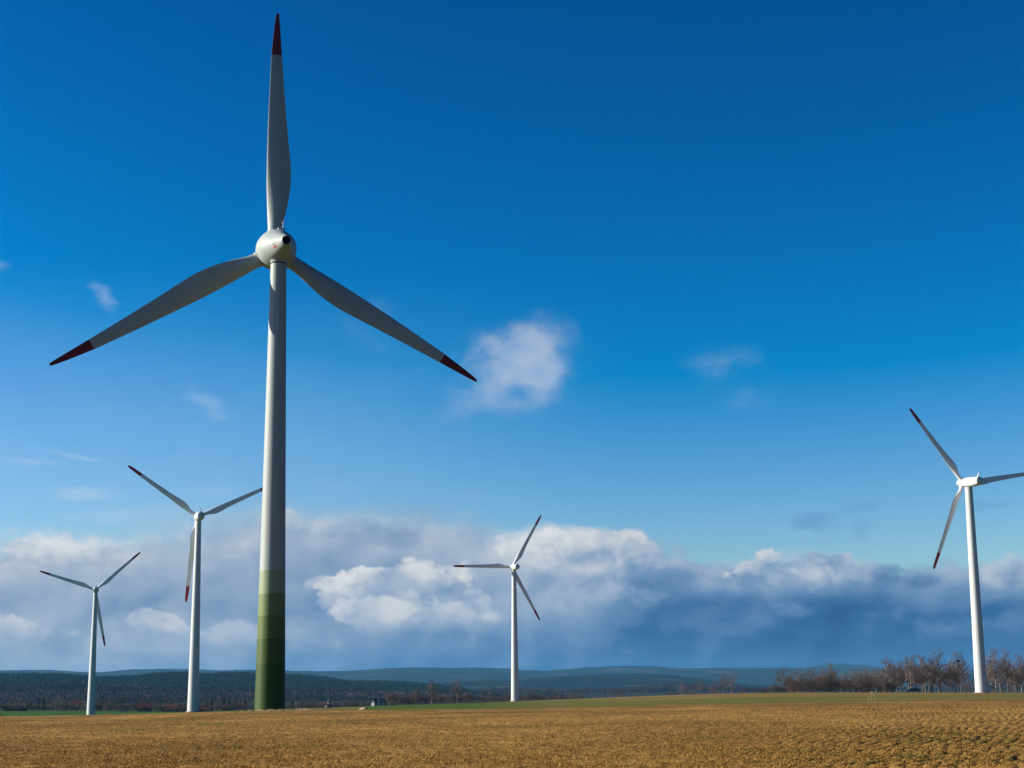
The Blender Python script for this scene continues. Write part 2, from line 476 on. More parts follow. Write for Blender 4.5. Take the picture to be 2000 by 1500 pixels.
def micro(x, y):
    d = np.hypot(x, y); a = np.arctan2(x, y)
    fade = np.clip((260 - d) / 120, 0, 1) * np.clip((d - 6) / 12, 0, 1)
    und = (fbm(x / 5, y / 5, 3, 3) - 0.5) * 0.14
    lump = (fbm(x / 0.30, y / 0.30, 4, 5) - 0.5) * 0.085 + (fbm(x / 1.6, y / 1.6, 2, 15) - .5) * .06
    w = (fbm(x / 3, y / 3, 3, 8) - .5) * 2.6
    s = (x * math.cos(ROWDIR) - y * math.sin(ROWDIR)) / 0.36 + w
    al = (x * math.sin(ROWDIR) + y * math.cos(ROWDIR))
    row = np.abs(((s % 1) - 0.5) * 2)                     # 1 at the furrow
    tuft = vnoise(np.floor(s) * 3.7 + 50, al / 0.30, 12)
    rowm = np.clip((a - 0.06) / 0.18, 0.06, 1)
    rr = rowm * ((1 - row ** 2) * (0.015 + 0.058 * tuft) - 0.025)
    return (und + lump * (1 - 0.45 * rowm) + rr) * fade, row * rowm


def gz(x, y):
    x, y = np.array([float(x)]), np.array([float(y)])
    return float((base_z(x, y) + micro(x, y)[0])[0])


def at(px, d, dz=0.0):
    """ground point in the direction of a column of the photograph, d metres away"""
    r = pray(px, 1370)
    return Vector((r.x * d, r.y * d, gz(r.x * d, r.y * d) + dz))


def build_ground():
    fine = np.linspace(-0.36, 0.36, 1100)
    a = np.concatenate([np.linspace(-math.pi, -0.38, 70), fine, np.linspace(0.38, math.pi, 70)[:-1]])
    d = np.concatenate([[0.4, 2, 4, 7, 10, 14, 18, 22], 1 / np.linspace(1 / 26, 1 / 215, 430), np.exp(np.linspace(math.log(217), math.log(2300), 230)),
                        np.exp(np.linspace(math.log(2400), math.log(20500), 30))])
    A, D = np.meshgrid(a, d); Xc, Yc = np.sin(A) * D, np.cos(A) * D
    mz, row = micro(Xc, Yc)
    Z = base_z(Xc, Yc) + mz
    # ---- what grows where
    straw = np.array([0.312, 0.180, 0.046]); straw2 = np.array([0.225, 0.123, 0.030]); olive = np.array([0.140, 0.103, 0.019])
    green = np.array([0.060, 0.080, 0.013]); tan = np.array([0.28, 0.165, 0.072]); soil = np.array([0.06, 0.033, 0.016])
    def lp(c, q, f): return c + (q - c) * np.clip(f, 0, 1)[..., None]
    col = np.broadcast_to(straw, Z.shape + (3,)).copy()
    n1 = fbm(Xc / 7, Yc / 7, 4, 21); n2 = fbm(Xc / 1.3, Yc / 1.3, 3, 31); n3 = fbm(Xc / 0.3, Yc / 0.3, 2, 41)
    col = lp(col, straw2, (n2 - 0.42) * 4)
    col = lp(col, olive, (n1 - 0.50) * 5 * np.clip((n3 - .2) * 2, 0, 1))
    col = lp(col, straw2 * 0.72, (0.40 - n3) * 5)
    sk = fbm(Xc / 9 + 40, Yc / 26, 4, 25); col = col * (0.80 + 0.40 * np.clip((sk - .3) * 2.5, 0, 1))[..., None]
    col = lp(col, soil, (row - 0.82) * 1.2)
    # strip behind the straw field: meadow with dry streaks
    db = 203 + (fbm(A * 40, A * 0, 3, 51) - .5) * 6
    st = fbm(A * 8, np.log(D) * 40, 3, 61)
    mead = lp(np.broadcast_to(green * 1.5, Z.shape + (3,)).copy(), np.array([0.20, 0.135, 0.036]), (st - 0.38) * 3)
    mead = lp(mead, np.array([0.24, 0.15, 0.045]), np.clip((A - 0.0) / 0.25, 0, 1) * np.clip((st - 0.35) * 4, 0, 1) * np.clip((D - 330) / 120, 0, 1) * 1.0)
    col = lp(col, mead, (D - db) / 3)
    # bare strip along the crest to the right of the centre turbine
    px_a = lambda px: math.atan2(pray(px, 1370).x, pray(px, 1370).y)
    e0 = np.interp(A, [px_a(990), px_a(1250), px_a(1420), px_a(1500)], [700, 545, 545, 560])
    m = np.clip((A - px_a(990)) / 0.02, 0, 1) * np.clip((px_a(1490) - A) / 0.01, 0, 1)
    col = lp(col, tan, m * np.clip((D - e0) / 6, 0, 1))
    col = lp(col, soil, m * np.clip(1 - np.abs(D - e0 + 6) / 9, 0, 1) * np.clip((A - px_a(1180)) / 0.02, 0, 1))
    # green winter crop on the far left
    lush = np.array([0.036, 0.098, 0.009]) * (0.85 + 0.3 * fbm(Xc / 60, Yc / 60, 3, 71))[..., None]
    col = lp(col, lush, np.clip((D - 560) / 60, 0, 1) * np.clip((px_a(480) - A) / 0.02, 0, 1))
    col = lp(col, lush * np.array([1.2, 1.0, 1.0]), np.clip((px_a(1080) - A) / 0.05, 0, 1) * np.clip((A - px_a(690)) / 0.01, 0, 1) * np.clip((D - 208) / 5, 0, 1) * np.clip((st + .25), 0, .85))
    # valley: dull fields among the woods
    far = lp(np.broadcast_to(np.array([0.022, 0.024, 0.018]), Z.shape + (3,)).copy(), np.array([0.030, 0.046, 0.022]), (fbm(Xc / 300, Yc / 300, 2, 81) - .5) * 8)
    col = lp(col, far, (D - 1450) / 250)
    # unseen ground beside and behind the camera: dark crop added to cut warm bounce
    crop = np.array([0.030, 0.052, 0.014]) * (0.8 + .4 * n1)[..., None]
    col = lp(col, crop, (np.abs(A) - 0.40 - .04 * n1) / 0.03)
    nr, nc = Z.shape
    I = np.arange(nr * nc).reshape(nr, nc); J = np.roll(I, -1, 1)
    F = np.stack([I[:-1], I[1:], J[1:], J[:-1]], -1).reshape(-1, 4)
    V = np.stack([Xc, Yc, Z], -1).reshape(-1, 3)
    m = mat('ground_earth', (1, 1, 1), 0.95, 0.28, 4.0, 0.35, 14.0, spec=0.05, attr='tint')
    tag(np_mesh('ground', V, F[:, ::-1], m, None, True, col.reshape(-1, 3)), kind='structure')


build_ground()


def build_grass():
    n = 560000
    d = 1 / NR.uniform(1 / 150, 1 / 27, n); a = NR.uniform(-0.36, 0.36, n)
    x, y = np.sin(a) * d, np.cos(a) * d
    clump = fbm(x / 0.5, y / 0.5, 3, 5)
    mz, row = micro(x, y)
    keep = (NR.uniform(0, 1, n) < np.clip((clump - 0.33) * 5, 0.12, 1)) & (row < NR.uniform(.55, 1.2, n))
    x, y, d, a, mz, clump = x[keep], y[keep], d[keep], a[keep], mz[keep], clump[keep]
    n = len(x); z = base_z(x, y) + mz - 0.01
    h = NR.uniform(0.015, 0.05, n) * (0.6 + clump); w = NR.uniform(0.003, 0.006, n) * np.clip(d / 34, 1, 4)
    t = NR.uniform(0, 2 * math.pi, n); lean = NR.uniform(0.2, 1.5, n) * h; tl = NR.normal(0.3, 1.2, n)
    cx, sy = np.cos(t) * w, np.sin(t) * w
    lx, ly = np.cos(tl) * lean, np.sin(tl) * lean
    V = np.stack([np.stack([x - cx, y - sy, z], 1), np.stack([x + cx, y + sy, z], 1),
                  np.stack([x + lx * .5 + cx * .7, y + ly * .5 + sy * .7, z + h * .7], 1), np.stack([x + lx, y + ly, z + h], 1)], 1).reshape(-1, 3)
    k = np.arange(n)[:, None] * 4
    F = np.concatenate([k + np.array([[0, 1, 2]]), k + np.array([[0, 2, 3]])])
    pal = np.array([[0.34, 0.19, 0.052], [0.28, 0.15, 0.038], [0.23, 0.118, 0.031], [0.42, 0.26, 0.09], [0.125, 0.115, 0.018], [0.19, 0.14, 0.027]])
    pal = pal * np.array([1.04, 1.05, 1.0]); c = pal[NR.choice(6, n, p=[.31, .27, .2, .11, .03, .08])] * NR.uniform(.8, 1.15, (n, 1))
    m = mat('dry_grass_blade', (1, 1, 1), 0.9, 0.05, 3, spec=0.05, attr='tint')
    tag(np_mesh('dry_grass', V, F, m, None, False, np.repeat(c, 4, 0)),
        'dry straw coloured grass tufts covering the foreground field', 'grass', kind='stuff')


build_grass()

# ------------------------------------------------------------------ wooded hills
HILL = {}


def hill(name, prof, d, front, back, colors, seed, nscale, amp, relief=6.0, drop=0.0):
    """a long wooded ridge: its crest heights are read off at distance d"""
    az = np.array([math.atan2(pray(p, q).x, pray(p, q).y) for p, q in prof]); zt = np.array([1.7 + pray(p, q).z * d - drop for p, q in prof])
    na = 420; A = np.linspace(az[0], az[-1], na)
    top = np.interp(A, az, zt)
    for _ in range(3): top = np.convolve(np.pad(top, 3, 'edge'), np.ones(7) / 7, 'valid')
    T = np.concatenate([np.linspace(-1, 0, 46), np.linspace(0.06, 1, 14)])
    AA, TT = np.meshgrid(A, T)
    D = d + np.where(TT < 0, TT * front, TT * back)
    sh = np.where(TT < 0, np.cos(TT * math.pi / 2) ** 1.2, np.cos(TT * math.pi / 2) ** 2)
    x, y = np.sin(AA) * D, np.cos(AA) * D
    zb = -34.0
    rid = (fbm(x / (front * .45), y / (front * .45), 4, seed) - 0.5) * amp * np.sin(np.clip(-TT, 0, 1) * math.pi)
    Z = zb + (top[None] - zb) * sh + rid * relief + (fbm(x / 45, y / 45, 3, seed + 5) - .5) * (front / 200) * (sh > .05)
    n = fbm(x / nscale, y / (nscale * 1.6), 4, seed + 9); n2 = fbm(x / (nscale * .3), y / (nscale * .5), 3, seed + 19)
    c0, c1, c2 = (np.array(c) for c in colors)
    col = c0 + (c1 - c0) * np.clip((n - 0.42) * 6, 0, 1)[..., None]
    col = col + (c2 - col) * np.clip((n2 - 0.60) * 7, 0, 1)[..., None] * .7
    nr, nc = Z.shape; I = np.arange(nr * nc).reshape(nr, nc)
    F = np.stack([I[:-1, :-1], I[:-1, 1:], I[1:, 1:], I[1:, :-1]], -1).reshape(-1, 4)
    V = np.stack([x, y, Z], -1).reshape(-1, 3)
    m = mat('hill_' + name, (1, 1, 1), 0.95, 0.35, 0.035, 0.8, 0.06, spec=0.02, attr='tint')
    tag(np_mesh('hills', V, F, m, None, True, col.reshape(-1, 3)), kind='structure')
    HILL[name] = (A, T, x, y, Z, n)


CON, CON2, BRN = (0.004, 0.010, 0.007), (0.008, 0.015, 0.011), (0.026, 0.021, 0.020)
hill('low', [(-700, 1344), (0, 1343), (60, 1345), (130, 1339), (200, 1341), (300, 1347), (400, 1348), (470, 1346), (560, 1350), (640, 1348), (700, 1352), (800, 1358),
             (900, 1366), (1000, 1372), (1100, 1372)], 4200, 1100, 500, [(0.034, 0.031, 0.032), (0.060, 0.049, 0.046), CON2], 101, 260, 0.8, drop=7.0)
hill('near', [(-700, 1318), (0, 1317), (60, 1316), (130, 1315.5), (180, 1321), (240, 1321), (270, 1319), (310, 1313), (350, 1313), (400, 1316), (450, 1314), (500, 1314), (560, 1318),
              (600, 1318), (640, 1322), (680, 1330), (740, 1330), (800, 1332), (870, 1340), (930, 1350), (1000, 1362), (1100, 1370)], 5500, 1400, 900,
     [CON, CON2, BRN], 111, 430, 1.6, drop=9.0)
hill('middle', [(600, 1350), (800, 1338), (900, 1330), (950, 1326), (1000, 1327), (1100, 1322), (1170, 1318), (1240, 1316), (1300, 1318), (1380, 1328), (1450, 1336),
                (1550, 1345), (1700, 1350)], 9500, 2300, 1200, [CON, CON2, (0.06, 0.055, 0.04)], 121, 660, 5)
hill('foot', [(850, 1366), (930, 1352), (1000, 1346), (1060, 1350), (1110, 1356), (1170, 1352), (1250, 1345), (1310, 1338), (1380, 1341), (1460, 1346), (1600, 1350), (2100, 1346)],
     6000, 1200, 700, [(0.040, 0.036, 0.036), CON2, BRN], 131, 280, 1.4, drop=8.0)
hill('far', [(-700, 1310), (0, 1311), (90, 1308), (150, 1312), (190, 1316), (230, 1310), (270, 1306), (310, 1309), (360, 1306), (420, 1311), (500, 1309), (560, 1311), (620, 1312),
             (680, 1312), (760, 1306), (800, 1304.5), (880, 1306), (960, 1305), (1010, 1309), (1060, 1312), (1100, 1309), (1150, 1304), (1210, 1301), (1300, 1302), (1330, 1309),
             (1380, 1304), (1420, 1306), (1480, 1305), (1560, 1305), (1700, 1306), (2000, 1311), (2700, 1312)], 16500, 4200, 1700, [CON, CON2, (0.075, 0.068, 0.05)], 141, 1050, 9)
hill('dome', [(1500, 1320), (1550, 1308), (1590, 1301), (1640, 1296), (1690, 1299), (1740, 1306), (1800, 1316), (1850, 1325)], 19300, 1000, 800, [CON, CON2, CON], 151, 1000, 1.5)


def forest(name, key, n, kind, hrange, tlim, tint, label):
    """a far wood that reads as one mass"""
    A, T, x, y, Z, nn = HILL[key]; sc = {'low': 1.6, 'near': 1.7, 'foot': 1.8}[key]
    i = NR.uniform(0, len(T) - 1.01, n * 3); j = NR.uniform(0, len(A) - 1.01, n * 3)
    tt = np.interp(i, np.arange(len(T)), T)
    k = (tt > tlim[0]) & (tt < tlim[1]); i, j = i[k][:n], j[k][:n]
    a, b = i.astype(int), j.astype(int); p, q = i - a, j - b
    def bl(M): return (M[a, b] * (1 - q) + M[a, b + 1] * q) * (1 - p) + (M[a + 1, b] * (1 - q) + M[a + 1, b + 1] * q) * p
    X0, Y0, Z0 = bl(x), bl(y), bl(Z); n = len(X0)
    patch = fbm(X0 / 120 / sc, Y0 / 160 / sc, 3, 201)
    H = NR.uniform(*hrange, n) * (0.75 + .5 * patch)
    Vs, Fs, Cs = [], [], []; base = 0
    if kind == 'conifer':
        m_ = 7
        for lay, (z0, z1, r) in enumerate(((0.05, 0.62, .24), (0.35, 1.0, .16))):
            th = NR.uniform(0, 6.28, (n, 1)) + np.arange(m_)[None] * 2 * math.pi / m_
            rr = H[:, None] * r * NR.uniform(.6, 1.2, (n, m_))
            ring = np.stack([X0[:, None] + np.cos(th) * rr, Y0[:, None] + np.sin(th) * rr, (Z0 + H * z0)[:, None] + NR.uniform(-.08, .08, (n, m_)) * H[:, None]], -1)
            tip = np.stack([X0, Y0, Z0 + H * z1], -1)[:, None]
            V = np.concatenate([ring, tip], 1).reshape(-1, 3)
            o = np.arange(n)[:, None, None] * (m_ + 1) + base
            f = np.stack([np.arange(m_), (np.arange(m_) + 1) % m_, np.full(m_, m_)], -1)[None]
            Vs.append(V); Fs.append((o + f).reshape(-1, 3)); base += len(V)
            Cs.append(np.repeat(np.array(tint)[None] * NR.uniform(.6, 1.4, (n, 1)), m_ + 1, 0))
    else:
        m_ = 40
        # flecks of twig spread through an egg shaped crown
        u = NR.normal(0, 1, (n, m_, 3)); u /= np.linalg.norm(u, axis=-1, keepdims=True)
        u *= NR.uniform(.35, 1, (n, m_, 1)) ** .5
        c = np.stack([X0[:, None] + u[..., 0] * H[:, None] * .33, Y0[:, None] + u[..., 1] * H[:, None] * .33, (Z0 + H * .55)[:, None] + u[..., 2] * H[:, None] * .45], -1)
        e1 = NR.normal(0, 1, (n, m_, 3)) * H[:, None, None] * .07; e2 = NR.normal(0, 1, (n, m_, 3)) * H[:, None, None] * .035
        e1[..., 2] = np.abs(e1[..., 2]) + H[:, None] * .08
        V = np.stack([c - e2, c + e2, c + e1], 2).reshape(-1, 3)
        Vs.append(V); Fs.append(np.arange(len(V)).reshape(-1, 3))
        tc = np.array(tint)[None] * NR.uniform(.85, 1.15, (n, 1)) * (0.45 + 1.1 * np.clip((patch[:, None] - .3) * 2.2, 0, 1)) * (1 + (patch[:, None] - .5) * np.array([[1.0, .5, .3]]))
        Cs.append(np.repeat(tc, m_ * 3, 0))
    m = mat(name + '_tint', (1, 1, 1), 0.95, 0.1, .2, spec=0.02, attr='tint')
    tag(np_mesh(name, np.concatenate(Vs), np.concatenate(Fs), m, None, False, np.concatenate(Cs)), label, 'forest', kind='stuff')


forest('conifer_forest', 'near', 22000, 'conifer', (9, 15), (-.95, .12), (0.009, 0.019, 0.013), 'dark conifer forest covering the nearer ridge on the left')
forest('leafless_forest', 'low', 9500, 'bare', (11, 19), (-1, .1), (0.044, 0.037, 0.040), 'brown leafless woodland on the low slopes beyond the village')
forest('mixed_forest', 'foot', 6500, 'bare', (11, 19), (-.9, .1), (0.034, 0.030, 0.030), 'grey brown woodland on the low hills right of the centre turbine')

# ------------------------------------------------------------------ wind turbines
WHITE = mat('white_turbine_paint', (0.52, 0.55, 0.55), 0.38, 0.07, 1.0, spec=0.3, stretch=(2.2, 2.2, 0.06))
GREYW = mat('pale_grey_turbine_paint', (0.325, 0.372, 0.362), 0.5, 0.08, 1.0, spec=0.2, stretch=(2.0, 2.0, 0.25))
REDT = mat('red_tip_paint', (0.15, 0.006, 0.008), 0.45, 0.08, 0.6)
DARK = mat('dark_gap', (0.012, 0.012, 0.014), 0.7, 0.1)
STEEL = mat('galvanised_steel', (0.30, 0.31, 0.31), 0.45, 0.15, 6, metal=0.6)
BLACK = mat('black_inside', (0.006, 0.006, 0.007), 0.9, 0.1)


def band_paint():
    m = mat('graded_green_tower_paint', (0.50, 0.50, 0.46), 0.5, 0.09, 1.0, spec=0.2, stretch=(2.6, 2.6, 0.05))
    nt = m.node_tree; b = nt.nodes['Principled BSDF']; L = nt.links
    tc = nt.nodes.new('ShaderNodeTexCoord'); sp = nt.nodes.new('ShaderNodeSeparateXYZ'); L.new(tc.outputs['Object'], sp.inputs[0])
    mr = nt.nodes.new('ShaderNodeMapRange'); L.new(sp.outputs[2], mr.inputs[0]); mr.inputs[2].default_value = 40.0
    r = nt.nodes.new('ShaderNodeValToRGB'); r.color_ramp.interpolation = 'CONSTANT'; L.new(mr.outputs[0], r.inputs[0])
    hs = [0, 6.15, 9.45, 12.6, 15.6, 18.7]
    cs = [(0.033, 0.070, 0.010), (0.052, 0.093, 0.016), (0.092, 0.136, 0.032), (0.150, 0.198, 0.072), (0.245, 0.305, 0.190), (0.325, 0.372, 0.362)]
    e = r.color_ramp.elements; e[0].color = cs[0] + (1,); e[0].position = 0
    e[1].position = hs[5] / 40; e[1].color = cs[5] + (1,)
    for h, c in zip(hs[1:5], cs[1:5]):
        q = e.new(h / 40); q.color = c + (1,)
    mx = [n for n in nt.nodes if n.type == 'MIX'][0]
    L.new(r.outputs[0], mx.inputs[6])
    return m


BAND = band_paint()


BLADEW = mat('white_blade_paint', (0.74, 0.76, 0.77), 0.35, 0.04, 0.4, spec=0.4)
REDB = mat('bright_red_tip_paint', (0.42, 0.016, 0.022), 0.4, 0.06, 0.6)


def blade_mesh(tab, R, red, nsec=44, npt=28):
    """span along +Z, leading edge towards -X, upwind +Y; table rows: r, leading x, trailing x, thickness, twist"""
    tab = np.array(tab); mb = MB()
    rs = np.unique(np.concatenate([np.linspace(tab[0, 0], tab[-1, 0], nsec), [red * R, tab[-1, 0] - .15, tab[-1, 0] - .05]]))
    rings = []
    for r in rs:
        le, te, th, tw = (np.interp(r, tab[:, 0], tab[:, k]) for k in range(1, 5))
        c = te - le; rd = np.clip((r - tab[0, 0]) / (R * 0.22), 0, 1); rd = rd * rd * (3 - 2 * rd)
        ring = []
        for j in range(npt):
            a = 2 * math.pi * j / npt
            xc = 0.5 - 0.5 * math.cos(a)                                     # 0 leading, 1 trailing
            circ = 0.5 * math.sin(a)
            yt = 2.6 * (0.2969 * math.sqrt(xc) - 0.126 * xc - 0.3516 * xc ** 2 + 0.2843 * xc ** 3 - 0.1036 * xc ** 4) * (1 if math.sin(a) >= 0 else -1)
            camb = -0.25 * th * math.sin(math.pi * xc) * rd
            yy = (circ * (1 - rd) + yt * rd * 0.95) * th + camb
            xx = le + xc * c; t = RAD(tw)
            ring.append((xx * math.cos(t) + yy * math.sin(t), -xx * math.sin(t) + yy * math.cos(t), r))
        rings.append(ring)
    k = int(np.argmin(np.abs(rs - red * R)))
    mb.loft(rings[:k + 1], 0, False); mb.loft(rings[k:], 1, False)
    n = len(rings[0]); mb.add(rings[0], [tuple(range(n))], 0); mb.add(rings[-1], [tuple(range(n))], 1)
    return mb


def weld(o):
    bm = bmesh.new(); bm.from_mesh(o.data); bmesh.ops.remove_doubles(bm, verts=bm.verts, dist=1e-4); bmesh.ops.recalc_face_normals(bm, faces=bm.faces)
    bm.to_mesh(o.data); bm.free()
    o.data.polygons.foreach_set('use_smooth', [True] * len(o.data.polygons))


def rotor(root, hubloc, yaw, tilt, cone, phi, tab, R, red, paint, collar, redp):
    """three blades under the turbine, each with its root collar"""
    first = None
    for k in range(3):
        ang = phi + k * 2 * math.pi / 3
        M = (Matrix.Translation(hubloc) @ Matrix.Rotation(-yaw, 4, 'Z') @ Matrix.Rotation(tilt, 4, 'X')
             @ Matrix.Rotation(-(ang - math.pi / 2), 4, 'Y') @ Matrix.Rotation(-cone, 4, 'X'))
        if first is None:
            b = blade_mesh(tab, R, red).build('blade', [paint, redp], root); weld(b); first = b
            c = MB(); r0, rr = collar
            c.lathe([(r0 - .55, rr * .98), (r0 - .5, rr * 1.10), (r0 - .12, rr * 1.10), (r0 - .1, rr * 1.02), (r0 + .25, rr * .9)], 32)
            cc = c.build('blade_collar', paint, b)
            g = MB(); g.lathe([(r0 - .80, rr * 0.96), (r0 - .55, rr * 0.96)], 28); gg = g.build('root_gap', DARK, b)
        else:
            b = first.copy(); COL.objects.link(b); b.parent = root
            for ch in (cc, gg):
                q = ch.copy(); COL.objects.link(q); q.parent = b
        b.matrix_local = M


def base_at(px, py, d):
    r = pray(px, py)
    return Vector((r.x * d, r.y * d, 1.7 + r.z * d))


def big_turbine():
    D = 220; p = base_at(527, 1388, D)
    root = empty('wind_turbine', p)
    tag(root, 'largest nearest wind turbine, egg-shaped nacelle, grey tower banded green towards its foot', 'wind turbine', 'wind turbines standing on the fields')
    H, yaw, tilt = 64.7, RAD(-20), RAD(4)
    t = MB(); zt = H - 2.55
    prof = []
    for i in range(26):
        f = i / 25; r = 2.07 + (1.12 - 2.07) * (f ** 0.92)
        prof.append((f * zt - (1.0 if i == 0 else 0), r))
    t.lathe(prof, 64); t.build('tower', BAND, root)
    for h in (18.7, 40.2):
        f = h / zt; r = 2.07 + (1.12 - 2.07) * f ** .92
        q = MB(); q.lathe([(h - .035, r + .002), (h - .03, r + .014), (h + .03, r + .014), (h + .035, r + .002)], 64, cap=False)
        q.build('flange_seam', BAND if h < 19 else GREYW, root)
    y = MB(); y.lathe([(zt, 1.05), (zt + .02, 1.16), (zt + .16, 1.16), (zt + .18, 1.08)], 48); y.build('yaw_ring', DARK, root)
    hub = Vector((0, 0, H))
    NM = Matrix.Translation(hub) @ Matrix.Rotation(-yaw, 4, 'Z') @ Matrix.Rotation(tilt, 4, 'X')
    n = MB()
    pr = [(-4.55, .56), (-5.28, .58), (-5.34, .64), (-5.26, .70), (-4.6, .90), (-3.6, 1.19), (-2.6, 1.50), (-1.7, 1.84), (-.9, 2.18), (-.2, 2.47), (.5, 2.70), (1.1, 2.82), (1.75, 2.86), (1.8, 2.7)]
    n.lathe(pr, 64, 'Y')
    nac = n.build('nacelle', GREYW, root, angle=50); nac.matrix_local = NM
    # skirt blending the nacelle into the tower head
    nk = MB(); nk.lathe([(zt + .17, 1.17), (zt + .4, 1.22), (zt + .65, 1.33), (zt + .95, 1.50), (zt + 1.4, 1.62), (zt + 2.3, 1.45)], 48)
    sk = nk.build('tower_skirt', GREYW, root)
    v = MB(); v.lathe([(-4.62, .555), (-4.60, .0)], 32, 'Y', cap=False)
    v.lathe([(-4.6, .558), (-5.27, .574)], 32, 'Y', cap=False)
    e = v.build('vent_opening', BLACK, nac)
    h = MB(); h.lathe([(1.86, 2.62), (1.90, 2.84), (2.6, 2.84), (3.4, 2.70), (4.2, 2.36), (4.9, 1.8), (5.45, 1.05), (5.72, .45), (5.8, .0)], 64, 'Y')
    hb = h.build('spinner', GREYW, root, angle=50); hb.matrix_local = NM
    g = MB(); g.lathe([(1.78, 2.6), (1.88, 2.6)], 48, 'Y'); gp = g.build('hub_gap', DARK, root); gp.matrix_local = NM
    tab = [(2.2, -1.02, 1.02, 2.04, 20), (3.2, -1.02, 1.02, 2.0, 19), (4.5, -1.08, 1.25, 1.7, 18), (6, -1.14, 1.62, 1.35, 16), (8, -1.2, 2.0, 1.08, 13.5), (10, -1.24, 2.22, .88, 11),
           (11.8, -1.25, 2.27, .76, 9), (14, -1.22, 2.1, .64, 7), (18, -1.15, 1.68, .48, 5), (23, -1.0, 1.25, .34, 3), (29, -.77, .8, .21, 1.5), (33, -.42, .52, .12, .8), (35.2, -.14, .36, .06, .5),
           (35.5, -.04, .28, .03, .5)]
    hubloc = NM @ Vector((0, 3.0, 0))
    rotor(root, hubloc, yaw, tilt, 0.0, RAD(91.35), tab, 35.5, 0.823, GREYW, (3.0, 1.05), REDT)
    # sensors on the roof
    s = MB(); zr = 2.52
    s.tube([(0, -.3, zr - .3), (0, -.3, zr + 1.15)], .035, 8)
    s.tube([(-.38, -.3, zr + .25), (.38, -.3, zr + .25)], .05, 8); s.box((0, -.3, zr + .08), (.75, .5, .05))
    for a in (-.3, 0, .3): s.tube([(a * .2, -.3, zr + .75), (a, -.3, zr + 1.25), (a, -.3, zr + 1.5)], .028, 6)
    for a in (-.3, .3): s.tube([(a - .1, -.3, zr + 1.5), (a + .1, -.3, zr + 1.5)], .05, 6)
    for a in (-.33, .33): s.tube([(a, -.3, zr - .3), (a, -.3, zr + .4)], .025, 6)
    sm = s.build('wind_sensor_mast', STEEL, nac); sm.location = (.42, 0, 0)
    b = MB(); b.lathe([(2.36, .12), (2.5, .13), (2.6, .13), (2.68, .09), (2.7, 0)], 16)
    bo = b.build('beacon_lamp', mat('beacon_glass', (.8, .8, .78), .2, .02), nac); bo.location = (0, .6, .28)
    # painted mark: two dark strokes over a red wave
    dg = bpy.context.evaluated_depsgraph_get()
    W = Matrix.Translation(p) @ NM
    bv = BVHTree.FromPolygons([W @ v_.co for v_ in nac.data.vertices], [tuple(q.vertices) for q in nac.data.polygons])
    Wi = W.inverted()

    def onskin(poly, off=.012):
        out = []
        for (px, py) in poly:
            d = (CAMROT @ Vector(((px - 1000) / F_PX, -(py - 750) / F_PX, -1))).normalized()
            hit = bv.ray_cast(EYE, d)
            if hit[0] is None: return None
            out.append((hit[0] + hit[1] * off if hit[1].dot(d) < 0 else hit[0] - hit[1] * off))
        return out

    def mark(polys, name, m):
        k = MB()
        for poly in polys:
            a = onskin(poly, .02); b_ = onskin(poly, -.02)
            if a is None or b_ is None: continue
            nn = len(a); k.add([Wi @ q for q in a + b_], [tuple(range(nn)), tuple(range(2 * nn - 1, nn - 1, -1))] + [(i, (i + 1) % nn, nn + (i + 1) % nn, nn + i) for i in range(nn)])
        if k.v: k.build(name, m, nac, smooth=False)
    mark([[(532.4, 474.5), (534.0, 475.2), (535.4, 479.8), (533.8, 480.4)], [(536.6, 472.6), (538.0, 472.8), (540.0, 478.6), (537.2, 479.4)]], 'painted_strokes', mat('dark_mark', (.06, .06, .045), .5, .05))
    mark([[(533.8, 482.0), (535.6, 480.6), (538.2, 480.2), (541.0, 480.3), (541.3, 481.8), (538.6, 482.2), (536.8, 484.0), (534.6, 484.2)]], 'painted_wave', mat('red_mark', (.5, .02, .02), .5, .05))
    # steel steps up to the door on the left of the foot
    st = empty('access_stair', (-2.1, 1.0, 0), 0, root)
    st = MB(); x0, y0 = -2.02, 0.2
    for i in range(8):
        f = i / 7; w = 1.25 - .8 * f
        st.box((x0 - w / 2, y0 - .0 + .18 * i, .12 + i * .22), (w, .30, .045))
    steps = st.build('step', STEEL, root, smooth=False); 
    rl = MB()
    for s_ in (0, 1): rl.tube([(x0 - 1.25 + s_ * .0, y0 + 1.5 * s_, .0), (x0 - 1.2 + .7 * s_, y0 + .1 + 1.3 * s_, 1.0 + 1.6 * s_)], .03, 8)
    rl.tube([(x0 - 1.2, y0 + .1, 1.0), (x0 - .5, y0 + 1.4, 2.6)], .03, 8)
    rl.tube([(x0 - 1.25, y0, .05), (x0 - .45, y0 + 1.4, 1.75)], .05, 8)
    rl.build('stair_rail', DARK, root)
    return root


big_turbine()
for o in [o for o in bpy.data.objects if o.name.startswith('access_stair')]: bpy.data.objects.remove(o)


